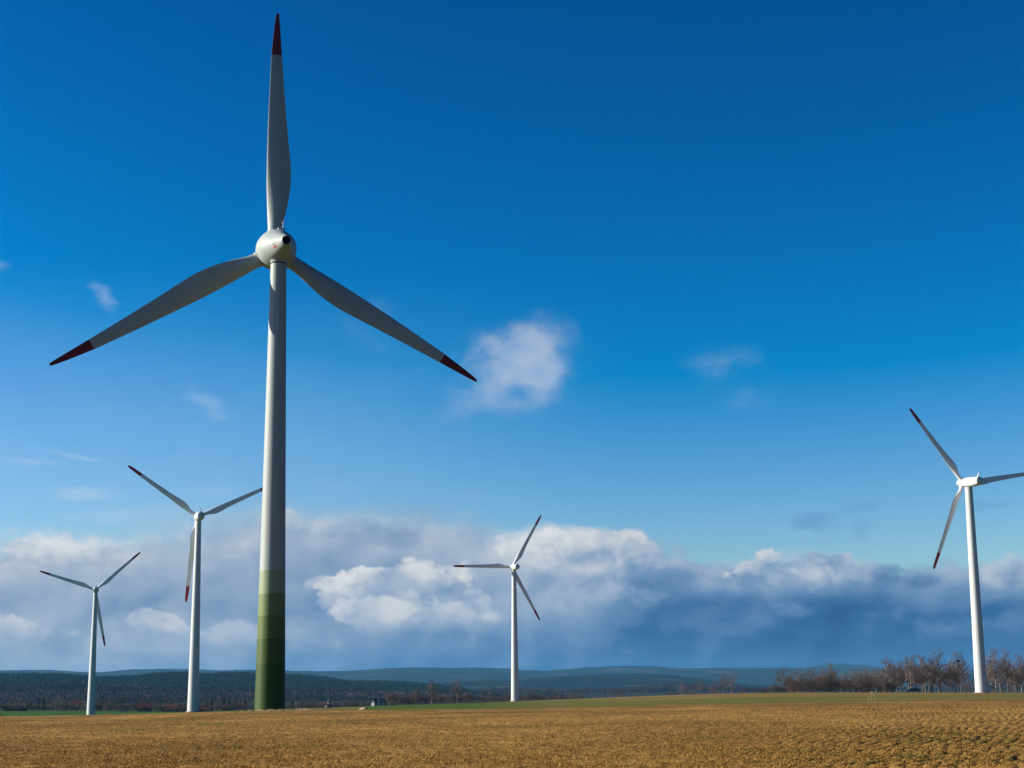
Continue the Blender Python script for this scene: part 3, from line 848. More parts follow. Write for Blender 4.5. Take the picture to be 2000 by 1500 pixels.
def white_turbine(px, py, D, H, R, phi, yaw, rb, rt, label, lettering=False):
    p = base_at(px, py, D)
    root = empty('wind_turbine', p)
    tag(root, label, 'wind turbine', 'wind turbines standing on the fields')
    tilt, cone = RAD(4), RAD(2); zt = H - 1.75; yaw = RAD(yaw)
    t = MB(); t.lathe([(-4, rb)] + [(i / 20 * zt, rb + (rt - rb) * (i / 20) ** .95) for i in range(21)], 56); t.build('tower', WHITE, root)
    for f in (.33, .67):
        r = rb + (rt - rb) * f ** .95
        q = MB(); q.lathe([(f * zt - .05, r + .002), (f * zt - .04, r + .016), (f * zt + .04, r + .016), (f * zt + .05, r + .002)], 56, cap=False); q.build('flange_seam', WHITE, root)
    # door with its little lamp and steps on the shaded side
    ang = RAD(-58)
    dm = MB(); dx, dy = math.sin(-ang) * (rb - .02), -math.cos(ang) * (rb - .02)
    dm.box((dx, dy, 1.75), (.95, .16, 2.2), 0, -ang); do = dm.build('door', WHITE, root, smooth=False)
    lm = MB(); lm.box((dx * 1.02, dy * 1.02, 3.15), (.5, .5, .28), 0, -ang); lm.build('door_lamp', DARK, do, smooth=False)
    sm = MB(); sm.box((dx * 1.15, dy * 1.15, .32), (1.3, .9, .64), 0, -ang); sm.build('door_step', STEEL, root, smooth=False)
    fd = MB(); fd.lathe([(-3, rb + .55), (.02, rb + .55), (.14, rb + .45), (.16, rb + .02)], 48); fd.build('foundation', mat('foundation_concrete', (.30, .20, .17), .9, .15), root)
    yr = MB(); yr.lathe([(zt, rt * .98), (zt + .02, rt * 1.06), (zt + .25, rt * 1.06)], 40); yr.build('yaw_ring', DARK, root)
    NM = Matrix.Translation((0, 0, H)) @ Matrix.Rotation(-yaw, 4, 'Z') @ Matrix.Rotation(tilt, 4, 'X')
    # barrel nacelle: rounded box sections along its length
    n = MB(); rings = []
    for (s, hw, zb_, zt_) in ((1.9, 1.25, -1.25, 1.2), (1.7, 1.45, -1.5, 1.4), (1.0, 1.6, -1.75, 1.6), (-1.0, 1.68, -1.78, 1.72), (-4.2, 1.64, -1.62, 1.72), (-6.2, 1.52, -1.30, 1.66), (-6.95, 1.36, -1.1, 1.5), (-7.15, 1.1, -.85, 1.2)):
        ring = []
        for j in range(32):
            a = 2 * math.pi * j / 32; c, d = math.cos(a), math.sin(a)
            ex = 0.72
            ring.append((hw * math.copysign(abs(c) ** ex, c), s, (zt_ + zb_) / 2 + (zt_ - zb_) / 2 * math.copysign(abs(d) ** ex, d)))
        rings.append(ring)
    n.loft(rings); nac = n.build('nacelle', WHITE, root, angle=50); nac.matrix_local = NM
    fn = MB(); fn.loft([[(x, -5.8 + y, 1.55) for x, y in ((-.26, -.5), (.26, -.5), (.2, .35), (-.2, .35))], [(x, -6.25 + y, 2.6) for x, y in ((-.12, -.3), (.12, -.3), (.08, .1), (-.08, .1))],
                        [(x, -6.4 + y, 3.3) for x, y in ((-.07, -.14), (.07, -.14), (.05, .05), (-.05, .05))]])
    fn.build('sensor_fin', WHITE, nac, smooth=False)
    if lettering:
        q = -.2; lm_ = mat('grey_lettering', (.16, .16, .16), .6, .05)
        for w, h in ((.16, .30), (.12, .2), (.0, 0), (.24, .34), (.0, 0), (.22, .34), (.2, .34), (.22, .34), (.24, .34), (.2, .34)):
            if w:
                lt = MB(); lt.box((-1.665, q - w / 2, .28), (.03, w * .8, h)); lt.build('letter', lm_, nac, smooth=False)
            q -= (w + .1) if w else .22
    h = MB(); h.lathe([(1.95, 1.1), (2.0, 1.42), (2.6, 1.52), (3.4, 1.52), (4.4, 1.38), (5.4, 1.12), (6.3, .76), (6.9, .38), (7.05, .0)], 40, 'Y')
    for k in range(3):
        a = phi + 0
    hb = h.build('spinner', WHITE, root, angle=50); hb.matrix_local = NM
    s = R / 34.0
    tab = [(1.2, -.72, .72, 1.44, 24), (2.4, -.72, .72, 1.42, 22), (4, -.74, .85, 1.25, 19), (6, -.78, 1.55, .95, 15), (7.6, -.8, 1.85, .74, 12.5), (9.5, -.78, 1.72, .6, 10), (13, -.72, 1.35, .44, 7), (18, -.68, 1.15, .34, 4.5),
           (23, -.62, .98, .26, 2.5), (28, -.56, .82, .19, 1), (31.5, -.50, .70, .13, .5), (33.0, -.42, .60, .09, .2), (33.7, -.28, .42, .06, 0), (34, -.08, .16, .03, 0)]
    tab = [(a * s, b * s, c * s, d * s, e) for a, b, c, d, e in tab]
    rotor(root, NM @ Vector((0, 3.2, 0)), yaw, tilt, cone, RAD(phi), tab, R, 0.812, BLADEW, (1.95, .74), REDB)
    return root


white_turbine(177, 1397, 960, 71.77, 33.5, 41.9, -17, 2.35, 1.15, 'leftmost and smallest white wind turbine, standing at the edge of the green crop')
white_turbine(377, 1390, 643, 76.48, 34.3, 24.96, -19, 2.3, 1.12, 'white wind turbine second from the left, one blade tip hidden by the big tower')
white_turbine(1006, 1369, 919, 76.12, 35.4, 60.0, -17, 2.3, 1.25, 'white wind turbine in the centre, one blade pointing level to the left')
white_turbine(1917, 1353, 585, 73.92, 33.4, 8.76, -18.5, 2.12, 1.3, 'white wind turbine at the right edge, nacelle seen from its side', True)

# ------------------------------------------------------------------ leafless trees, shrubs, conifers
BARK = mat('grey_brown_bark', (0.13, 0.105, 0.09), 0.9, 0.3, 4)
PALEBARK = mat('pale_bark', (0.20, 0.17, 0.15), 0.85, 0.35, 3)
VTWIG = mat('shaded_brown_twigs', (0.062, 0.046, 0.044), 0.9, 0.35, 0.6)  # twig colour darkened to put the village's cloud shadow into it
TWIG = mat('brown_twigs', (0.115, 0.086, 0.074), 0.9, 0.25, 0.6)
TWIGP = mat('pale_brown_twigs', (0.150, 0.119, 0.104), 0.9, 0.25, 0.6)
TWIGR = mat('reddish_twigs', (0.100, 0.064, 0.052), 0.9, 0.3, 0.6)
NEEDLE = mat('dark_needles', (0.014, 0.028, 0.015), 0.85, 0.4, 0.8)
RUST = mat('rusty_leaves', (0.20, 0.085, 0.03), 0.9, 0.35, 0.8)


def grow_tree(seed, H, style):
    r = random.Random(seed); tr, cr = MB(), MB()
    P = {'upright': dict(n=[34, 8, 6, 4], ang=(35, 66), ratio=[.33, .46, .5, .55], up=.13, tmin=.18, r0=.017),
         'round': dict(n=[16, 9, 6, 5], ang=(38, 78), ratio=[.62, .48, .5, .5], up=.09, tmin=.22, r0=.022),
         'layered': dict(n=[16, 8, 6, 6], ang=(55, 85), ratio=[.42, .5, .5, .5], up=.05, tmin=.30, r0=.022),
         'shrub': dict(n=[9, 7, 6, 4], ang=(20, 60), ratio=[.8, .5, .5, .5], up=.12, tmin=.02, r0=.012)}[style]

    def rv():
        return Vector((r.gauss(0, 1), r.gauss(0, 1), r.gauss(0, 1))).normalized()

    def grow(p, d, L, rad, lvl, mb):
        ns = [8, 5, 3, 2, 1][lvl]; pts = [Vector(p)]; dd = d.normalized()
        for i in range(ns):
            dd = (dd + rv() * (.05 if lvl == 0 else .22) + Vector((0, 0, P['up'] * (0 if lvl == 0 else .5)))).normalized()
            pts.append(pts[-1] + dd * (L / ns))
        rr = [max(rad * (1 - .85 * i / ns), .014) for i in range(ns + 1)]
        mb.tube(pts, rr, [8, 5, 3, 3, 3][lvl], cap=False)
        if lvl >= 4: return
        nk = P['n'][lvl] if lvl == 0 else max(2, round(P['n'][lvl] * min(1.15, L / (H * [1, P['ratio'][0], P['ratio'][0] * P['ratio'][1], P['ratio'][0] * .22][lvl]) + .1)))
        for k in range(nk):
            t = (P['tmin'] if lvl == 0 else .2) + (1 - (P['tmin'] if lvl == 0 else .2)) * (k + r.random()) / nk
            f = min(t, .999) * ns; i = int(f); q = pts[i].lerp(pts[i + 1], f - i); ax = (pts[i + 1] - pts[i]).normalized()
            perp = ax.cross(rv()).normalized(); an = RAD(r.uniform(*P['ang']) * (1.0 if lvl == 0 else .85))
            cl = L * P['ratio'][lvl] * r.uniform(.65, 1.2)
            if lvl == 0:
                cl *= {'upright': (1.15 - .75 * t), 'round': (1.1 - .55 * t), 'layered': (1.15 - .6 * t), 'shrub': 1.0}[style]
            grow(q, ax * math.cos(an) + perp * math.sin(an), cl, max(rr[i] * .6, .020) if lvl < 3 else .024, lvl + 1, cr)
    if style == 'shrub':
        for k in range(4):
            grow(Vector((r.uniform(-.3, .3) * H, r.uniform(-.25, .25) * H, -.2)), Vector((r.gauss(0, .35), r.gauss(0, .35), 1)), H * r.uniform(.55, .8), H * P['r0'], 0, tr if k == 0 else cr)
    elif style == 'round':
        grow(Vector((0, 0, -.3)), Vector((0, 0, 1)), H * .62, H * P['r0'], 0, tr)
    else:
        grow(Vector((0, 0, -.3)), Vector((0, 0, 1)), H * .96, H * P['r0'], 0, tr)
    zmax = max(v[2] for v in cr.v)
    for mb in (tr, cr): mb.v = [(a * H / zmax, b * H / zmax, c * H / zmax) for a, b, c in mb.v]
    return tr, cr


def make_tree(name, seed, style, bark, twig):
    root = empty(name)
    tr, cr = grow_tree(seed, 12.0, style)
    tr.build('trunk', bark, root); cr.build('crown', twig, root, smooth=False)
    return root


def make_conifer(seed):
    r = random.Random(seed); root = empty('conifer_tree'); c = MB(); H = 12.0
    t = MB(); t.tube([(0, 0, -.3), (0, 0, H * .9)], [.22, .03], 7); t.build('trunk', BARK, root)
    for k in range(420):
        z = r.uniform(.08, 1) ** .8 * H; L = (1 - z / H) * 2.9 * r.uniform(.55, 1.1) + .2; a = r.uniform(0, 6.283)
        d = Vector((math.cos(a), math.sin(a), 0)); s = Vector((-d.y, d.x, 0)) * L * .22
        p = Vector((0, 0, z)); m = p + d * L * .6 + Vector((0, 0, -.12 * L)); e = p + d * L + Vector((0, 0, -.32 * L))
        c.add([p, m + s, e, m - s, m + Vector((0, 0, .16 * L))], [(0, 1, 4), (1, 2, 4), (2, 3, 4), (3, 0, 4)])
    c.build('crown', NEEDLE, root, smooth=False)
    return root


def make_leafy(seed, m, name='evergreen_tree'):
    r = random.Random(seed); root = empty(name); c = MB(); H = 10.0
    t = MB(); t.tube([(0, 0, -.3), (.1, 0, H * .6)], [.25, .08], 7); t.build('trunk', BARK, root)
    cl = [(Vector((r.gauss(0, .26) * H * .6, r.gauss(0, .26) * H * .6, H * r.uniform(.3, .85))), H * r.uniform(.10, .2)) for _ in range(26)]
    for k in range(1500):
        q, R_ = r.choice(cl); d = Vector((r.gauss(0, 1), r.gauss(0, 1), r.gauss(0, 1))).normalized() * R_ * r.uniform(.5, 1.0)
        p = q + d; a = Vector((r.gauss(0, 1), r.gauss(0, 1), r.gauss(0, 1))) * .20; b = Vector((r.gauss(0, 1), r.gauss(0, 1), r.gauss(0, 1))) * .20
        c.add([p, p + a, p + b], [(0, 1, 2)])
    c.build('crown', m, root, smooth=False)
    return root


PROTO = {}


def proto(key):
    if key not in PROTO:
        k, i = key.rsplit('_', 1); i = int(i)
        if k == 'up': PROTO[key] = make_tree('leafless_tree', 100 + i, 'upright', [BARK, PALEBARK, BARK, PALEBARK][i % 4], [TWIGP, TWIGP, TWIG, TWIGP][i % 4])
        elif k == 'round': PROTO[key] = make_tree('leafless_tree', 200 + i, 'round', [BARK, PALEBARK][i % 2], [TWIG, TWIGP][i % 2])
        elif k == 'flat': PROTO[key] = make_tree('leafless_tree', 300 + i, 'layered', BARK, TWIG)
        elif k == 'shrub': PROTO[key] = make_tree('leafless_shrub', 400 + i, 'shrub', BARK, [TWIG, TWIGR, TWIGP][i % 3])
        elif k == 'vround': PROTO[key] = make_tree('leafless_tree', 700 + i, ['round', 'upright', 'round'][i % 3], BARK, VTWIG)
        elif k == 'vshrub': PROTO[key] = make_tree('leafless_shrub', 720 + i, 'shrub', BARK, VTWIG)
        elif k == 'con': PROTO[key] = make_conifer(500 + i)
        elif k == 'ever': PROTO[key] = make_leafy(600 + i, NEEDLE)
        elif k == 'rust': PROTO[key] = make_leafy(650 + i, RUST, 'rusty_leaved_tree')
        PROTO[key]['h'] = {'con': 12.0, 'ever': 10.0, 'rust': 10.0}.get(k, 12.0)
        PROTO[key]['unused'] = 1
    return PROTO[key]


def plant(key, px, ytop, d, label, cat='tree', group=None, wid=1.0, sink=0.0):
    """a tree of the height that its top at ytop asks for, standing on the ground d metres away"""
    q = proto(key); g = at(px, d); z1 = 1.7 + pray(px, ytop).z * d
    h = max(z1 - g.z, .8); s = h / q['h']; loc = g - Vector((0, 0, sink)); rz = rng.uniform(0, 6.28)
    if q.get('unused'):
        del q['unused']; o = q
        o.location = loc; o.rotation_euler = (0, 0, rz); o.scale = (s * wid, s * wid, s)
    else:
        o = dup(q, loc, rz, (s * wid, s * wid, s))
        if 'group' in o: del o['group']
        if 'unused' in o: del o['unused']
    tag(o, label, cat, group)
    return o


TREES = [
    # key, column, top row, distance, width factor, label
    ('up_1', 761, 1347, 860, 1.2, 'slender pale-trunked bare tree, first of the four right of the big tower'),
    ('up_2', 812, 1340, 840, 1.1, 'thin bare tree, second of the four left of the centre turbine'),
    ('up_3', 843, 1325, 820, 1.1, 'tall slim bare tree with pale trunk, third of four left of the centre turbine'),
    ('up_0', 893, 1322, 850, 1.25, 'tall bare tree with fan of upright branches, nearest to the left of the centre turbine'),
    ('round_1', 1332, 1328, 720, .9, 'small pale bare tree, left one of the small pair right of the centre turbine'),
    ('round_0', 1368, 1327, 720, 1.0, 'small reddish bare tree, right one of the pair of small ones on the crest'),
    ('round_2', 1412, 1310, 700, .95, 'wide bare tree, left trunk of the twin trees standing alone on the crest'),
    ('round_4', 1430, 1309, 705, .85, 'wide bare tree, right trunk of the twin trees standing alone on the crest'),
    ('flat_0', 1533, 1298, 690, 1.0, 'bare tree with spreading tiers of branches at the left end of the tree row'),
    ('round_6', 1562, 1313, 720, 1.1, 'dark dense bare tree right beside the spreading tiered tree'),
    ('round_1', 1592, 1306, 690, 1.0, 'warm brown bare tree with forked pale trunk in the left tree row'),
    ('up_1', 1611, 1304, 700, 1.3, 'pale-trunked bare tree just left of the pointed tall one'),
    ('up_3', 1625, 1291, 700, .9, 'bare tree with a pointed top above the left part of the row'),
    ('round_3', 1644, 1309, 705, 1.0, 'low rounded bare tree right of the pointed one before the dome hill'),
    ('round_2', 1668, 1303, 720, .9, 'dark bare tree in the thicket above the wooden tripod, left of it'),
    ('round_6', 1692, 1301, 725, .9, 'dark bare tree in the thicket directly above the wooden tripod'),
    ('up_0', 1733, 1279, 690, 1.35, 'tall airy bare tree rising above the brown thicket left of the parked car'),
    ('up_2', 1753, 1289, 710, 1.2, 'reddish bare tree between the tall airy one and the parked car'),
    ('up_1', 1781, 1279, 680, 1.0, 'lone bare tree with straight trunk standing right behind the parked car'),
    ('up_3', 1804, 1275, 690, 1.15, 'pale twin-stemmed bare tree just right of the parked car'),
    ('up_2', 1816, 1284, 700, 1.0, 'thin dark bare tree between the pale twin-stemmed tree and the tallest tree'),
    ('up_0', 1836, 1263, 690, 1.45, 'tallest and widest bare tree of the row, left of the dark mast'),
    ('up_2', 1855, 1290, 700, 1.1, 'smaller dark bare tree between the tallest tree and the dark mast'),
    ('up_3', 1878, 1268, 710, 1.0, 'bare tree with v-shaped crown behind the dark mast'),
    ('up_1', 1947, 1264, 690, 1.1, 'bare tree just right of the foot of the right turbine'),
    ('up_0', 1971, 1262, 690, .85, 'slender bare tree with straight trunk, second to the right of the right turbine'),
    ('up_3', 1998, 1274, 700, .9, 'bare tree cut by the right edge of the photo'),
    ('flat_0', 1984, 1318, 720, 1.0, 'short bare tree between the two rightmost trunks'),
    ('up_1', 207, 1372, 1050, 1.0, 'thin young bare tree on the green crop just right of the leftmost turbine'),
]
for k, px, yt, d, w, lb in TREES:
    plant(k, px, yt, d, lb, wid=w)

SHR = [('shrub_1', 1120, 1347, 930, 1.4, 'reddish bare shrub rising above the hedge right of the centre turbine'),
       ('shrub_1', 1208, 1341, 800, 1.5, 'large reddish shrub alone on the crest between hedge and small tree pair'),
       ('shrub_1', 1890, 1326, 660, 1.3, 'rusty rounded shrub between the dark mast and the right turbine'),
       ('shrub_0', 2, 1388, 700, 1.2, 'grey shrub cut by the left edge of the photo before the green crop'),
       ('shrub_1', 1449, 1346, 690, 2.2, 'low reddish shrub at the foot of the twin trees, on their right'),
       ('shrub_2', 1392, 1339, 700, 1.6, 'brown shrub at the foot of the twin trees, on their left')]
for k, px, yt, d, w, lb in SHR:
    plant(k, px, yt, d, lb, 'shrub', wid=w)
for i in range(44):                                     # the hedge behind the centre turbine
    px = 770 + i * 8.5 + rng.uniform(-3, 3)
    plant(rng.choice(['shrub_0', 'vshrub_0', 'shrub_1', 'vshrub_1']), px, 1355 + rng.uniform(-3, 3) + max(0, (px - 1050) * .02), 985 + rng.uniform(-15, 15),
          'bare brown shrub in the low hedge behind the centre turbine', 'shrub', 'shrubs of the low hedge on the crest', wid=rng.uniform(1.3, 1.9))
for i in range(50):                                     # undergrowth between the trees on the right
    px = 1500 + i * 6.1 + rng.uniform(-3, 3)
    if 1755 < px < 1800: continue
    yt = rng.uniform(1314, 1334) if px < 1760 else rng.uniform(1330, 1344)
    if px < 1530: yt = rng.uniform(1337, 1343)
    plant(rng.choice(['shrub_0', 'shrub_1', 'vshrub_0', 'vshrub_1']), px, yt, 682 + rng.uniform(-12, 12),
          'dense brown shrub in the thicket under the bare trees on the right', 'shrub', 'shrubs of the thicket under the right tree row', wid=rng.uniform(1.0, 1.5))
for px in (1310, 1322, 1345, 1356, 1380, 1402):
    plant('shrub_%d' % rng.choice([1, 1, 2]), px, rng.uniform(1344, 1349), 735, 'low reddish shrub among the small trees left of the twin trees', 'shrub', 'low shrubs round the small crest trees', wid=1.5)
for px in (1462, 1478, 1492, 1503, 1514, 1526, 1540, 1548):
    plant(rng.choice(['shrub_0', 'shrub_1', 'vshrub_0']), px, rng.uniform(1333, 1343) - max(0, px - 1500) * .15, 690, 'low brown shrub between the twin trees and the spreading tiered tree', 'shrub', 'low shrubs at the left end of the tree row', wid=1.4)
for px in (1942, 1958, 1982, 2006):
    plant('shrub_0', px, rng.uniform(1336, 1344), 735, 'dark shrub at the foot of the trees right of the right turbine', 'shrub', 'shrubs right of the right turbine', wid=1.3)

for i in range(30):                                     # the row is two or three trees deep
    px = 1545 + i * 15.6 + rng.uniform(-6, 6)
    if 1895 < px < 1935: continue
    yt = rng.uniform(1297, 1318) if px < 1725 else rng.uniform(1278, 1305)
    plant(rng.choice(['round_0', 'round_2', 'round_6', 'up_2', 'up_0', 'up_1', 'up_3']), px, yt, 765 + rng.uniform(-15, 25),
          'grey-brown bare tree in the rear of the tree row on the right', 'tree', 'rear trees of the right tree row', wid=rng.uniform(.95, 1.35))
# village trees
CON_T = [(50, 1366, .9), (61, 1366, .9), (75, 1361, .9), (85, 1359, 1.3), (130, 1366, .8), (205, 1358, .6), (266, 1366, 1), (306, 1365, 1), (314, 1366, .8), (334, 1365, .9), (350, 1366, .9), (404, 1362, .8),
         (413, 1357, 1), (436, 1355, 1.4), (447, 1360, 1.2), (460, 1364, .8), (571, 1360, 1.3), (478, 1358, 1.0), (655, 1371, .9), (690, 1363, .8), (700, 1363, .7), (710, 1364, .8), (627, 1372, .8), (664, 1370, 1)]
NAMED = {436: 'broad dark conifer above the green container left of the big tower', 571: 'dark conifer just right of the green foot of the big turbine',
         85: 'large dark conifer standing over the village left of the leftmost turbine', 205: 'narrow dark conifer just right of the leftmost turbine'}
for px, yt, w in CON_T:
    plant('con_%d' % rng.choice([0, 1]), px, yt, 1400 + rng.uniform(0, 120), NAMED.get(px, 'dark conifer among the houses of the distant village on the left'), 'tree',
          None if px in NAMED else 'dark conifers in the distant village', wid=w)
plant('ever_0', 235, 1358, 1400, 'wide dark evergreen tree right of the leftmost turbine beside the white gable', wid=1.5)
plant('rust_0', 137, 1366, 1390, 'rusty brown leafy tree, left one of two by the leftmost turbine', wid=1.1)
plant('rust_0', 157, 1366, 1390, 'rusty brown leafy tree, right one of two by the leftmost turbine', wid=1.2)
plant('round_1', 110, 1354, 1430, 'wide pale bare tree between the large conifer and the rusty trees', wid=1.5)
plant('vround_2', 276, 1356, 1480, 'broad dark bare tree above the first red roof of the village', wid=1.5)
for i in range(120):
    px = rng.uniform(-10, 730); 
    if 360 < px < 392 or 492 < px < 556: px += 60
    yt = rng.uniform(1359, 1374) + (px > 560) * 3
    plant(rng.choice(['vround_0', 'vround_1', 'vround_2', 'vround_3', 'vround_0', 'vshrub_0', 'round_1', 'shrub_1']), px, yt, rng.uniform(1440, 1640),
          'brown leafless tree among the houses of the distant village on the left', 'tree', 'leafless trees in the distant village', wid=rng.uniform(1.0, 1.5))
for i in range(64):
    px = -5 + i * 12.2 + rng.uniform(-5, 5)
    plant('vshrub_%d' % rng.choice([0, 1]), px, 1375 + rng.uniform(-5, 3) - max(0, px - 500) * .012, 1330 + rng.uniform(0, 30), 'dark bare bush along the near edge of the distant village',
          'shrub', 'bushes along the village edge', wid=rng.uniform(1.6, 2.4))

# ------------------------------------------------------------------ village houses
RED = mat('red_roof_tiles', (0.095, 0.026, 0.020), 0.85, 0.3, 1.5)
PLAST = mat('cream_plaster', (0.16, 0.14, 0.12), 0.9, 0.12, 1)
WPLAST = mat('white_plaster', (0.30, 0.31, 0.33), 0.8, 0.05, 1)
DWALL = mat('dark_timber', (0.055, 0.035, 0.03), 0.9, 0.3, 1)
DROOF = mat('dark_slate', (0.035, 0.032, 0.036), 0.8, 0.3, 1)
PANE = mat('window_glass', (0.03, 0.035, 0.04), 0.15, 0.05)
GRNM = mat('green_sheet_metal', (0.03, 0.13, 0.09), 0.6, 0.15, 2)


def house(px, d, w, dep, hw, hr, rz, wall, roof, label, name='house', lift=0.0, chim=True, group=None):
    root = empty(name, at(px, d, lift), rz)
    tag(root, label, 'house' if name == 'house' else name.replace('_', ' '), group)
    m = MB(); a, b = w / 2, dep / 2
    m.add([(-a, -b, -1), (a, -b, -1), (a, b, -1), (-a, b, -1), (-a, -b, hw), (a, -b, hw), (a, b, hw), (-a, b, hw), (-a, 0, hw + hr), (a, 0, hw + hr)],
          [(0, 1, 5, 4), (2, 3, 7, 6), (1, 2, 6, 9, 5), (3, 0, 4, 8, 7), (0, 3, 2, 1)])
    m.build('wall', wall, root, smooth=False)
    r = MB(); o, t = .45, .22; sl = hr / b
    for s in (-1, 1):
        y1, z1 = s * (b + o), hw - sl * o
        r.add([(-a - o, 0, hw + hr + .03), (a + o, 0, hw + hr + .03), (a + o, y1, z1 + .03), (-a - o, y1, z1 + .03), (-a - o, 0, hw + hr + t), (a + o, 0, hw + hr + t), (a + o, y1, z1 + t), (-a - o, y1, z1 + t)],
              [(0, 1, 2, 3), (4, 7, 6, 5), (0, 4, 5, 1), (1, 5, 6, 2), (2, 6, 7, 3), (3, 7, 4, 0)])
    ro = r.build('roof', roof, root, smooth=False)
    if chim:
        c = MB(); c.box((w * .2, .3, hw + hr + .3), (.6, .6, 1.5)); c.build('chimney', RED, ro, smooth=False)
    for k in (-.28, .05, .32):
        f = MB(); f.box((w * k, -b - .03, hw * .58), (1.0, .12, 1.25)); f.build('window', PANE, root, smooth=False)
    f = MB(); f.box((a + .03, 0, hw * .9), (.12, 1.0, 1.3)); f.build('window', PANE, root, smooth=False)
    return root


house(283, 1385, 11, 8, 2.6, 4.3, RAD(6), PLAST, RED, 'house with bright red roof beside the wide evergreen')
house(331, 1395, 13, 8, 2.2, 3.6, RAD(-4), PLAST, RED, 'long red-roofed house left of the second turbine foot')
house(357, 1400, 8, 7, 2.4, 3.4, RAD(10), PLAST, RED, 'small red-roofed house touching the second turbine foot on its left')
house(403, 1400, 11, 7, 1.8, 2.8, RAD(-8), DWALL, RED, 'dull red-roofed house right of the second turbine foot')
house(443, 1410, 7, 6, 2.2, 3.2, RAD(5), PLAST, RED, 'small red-roofed house just above the green container')
house(633, 1420, 12, 8, 2.2, 3.6, RAD(-6), DWALL, mat('crimson_roof', (0.085, 0.016, 0.020), .85, .2, 1), 'crimson-roofed house behind the walking person')
house(34, 1380, 16, 9, 3.0, 3.0, RAD(3), DWALL, DROOF, 'long dark timber barn at the far left edge of the village', 'barn', chim=False)
house(243, 1365, 4.5, 5, 2.6, 1.8, RAD(90), WPLAST, DROOF, 'small white gabled house by the wide evergreen right of the leftmost turbine', chim=False)
for px, lb in ((731, 'leftmost of the three white gabled houses in a row beyond the crest'), (742, 'middle one of the three white gabled houses in a row beyond the crest'),
               (749.5, 'rightmost of the three white gabled houses in a row beyond the crest')):
    house(px, 1290, 4.0, 2.9, 3.0, 2.2, RAD(238), WPLAST, DROOF, lb, chim=False, lift=2.2, group='white gabled houses in a row')
g = empty('container', at(452.5, 700, 0), RAD(4)); tag(g, 'green metal container behind the field left of the big tower', 'container')
b = MB(); b.box((0, 0, .75), (2.9, 2.0, 1.5))
for k in range(9): b.box((-1.3 + k * .325, -1.03, .75), (.10, .06, 1.36))
b.build('body', GRNM, g, smooth=False)
b = MB(); b.box((0, 0, 1.55), (3.1, 2.2, .10)); b.build('lid', GRNM, g, smooth=False)
for s in (-.7, .7):
    b = MB(); b.box((s, -1.05, .75), (.08, .08, 1.2)); b.build('door_bar', STEEL, g, smooth=False)

# ------------------------------------------------------------------ small things in the field
WOOD = mat('weathered_wood', (0.36, 0.25, 0.13), 0.85, 0.2, 4)
g = empty('tripod', at(1704, 236)); tag(g, 'light wooden tripod standing on the meadow behind the straw field', 'tripod')
apex = Vector((0, 0, 1.38))
for x, y in ((-.72, -.1), (.55, -.25), (.05, .75)):
    b = MB(); b.tube([(x, y, -.05), apex + Vector((x, y, 0)) * .03], [.028, .034], 8); b.build('leg', WOOD, g)
b = MB(); b.lathe([(1.34, .07), (1.42, .09), (1.47, .09), (1.5, .04)], 16); b.box((0, 0, 1.56), (.12, .2, .14)); b.build('head', DARK, g)

g = empty('mast', at(1876, 640)); tag(g, 'tall dark mast with a black fitting on top, left of the right turbine', 'mast')
zt = 1.7 + pray(1876, 1292).z * 640 - g.location.z
b = MB(); b.tube([(0, 0, -.4), (0, 0, zt)], [.20, .13], 10); b.build('pole', BLACK, g)
b = MB(); b.tube([(-.75, 0, zt + .1), (-.45, 0, zt + .35), (.0, 0, zt + .38), (.55, 0, zt + .2), (1.0, 0, zt + .22)], [.12, .42, .38, .16, .05], 10); b.build('top_fitting', BLACK, g)
b = MB(); b.tube([(0, 0, zt - .5), (.9, 0, zt - .2)], .05, 6); b.build('strut', BLACK, g)

g = empty('post', at(420, 690)); tag(g, 'thin pale post standing right of the second turbine foot', 'post')
b = MB(); b.tube([(0, 0, -.3), (0, 0, 2.6)], [.09, .07], 8); b.build('pole', PALEBARK, g)
b = MB(); b.lathe([(2.6, .09), (2.68, .1), (2.74, .0)], 8); b.build('cap', STEEL, g)


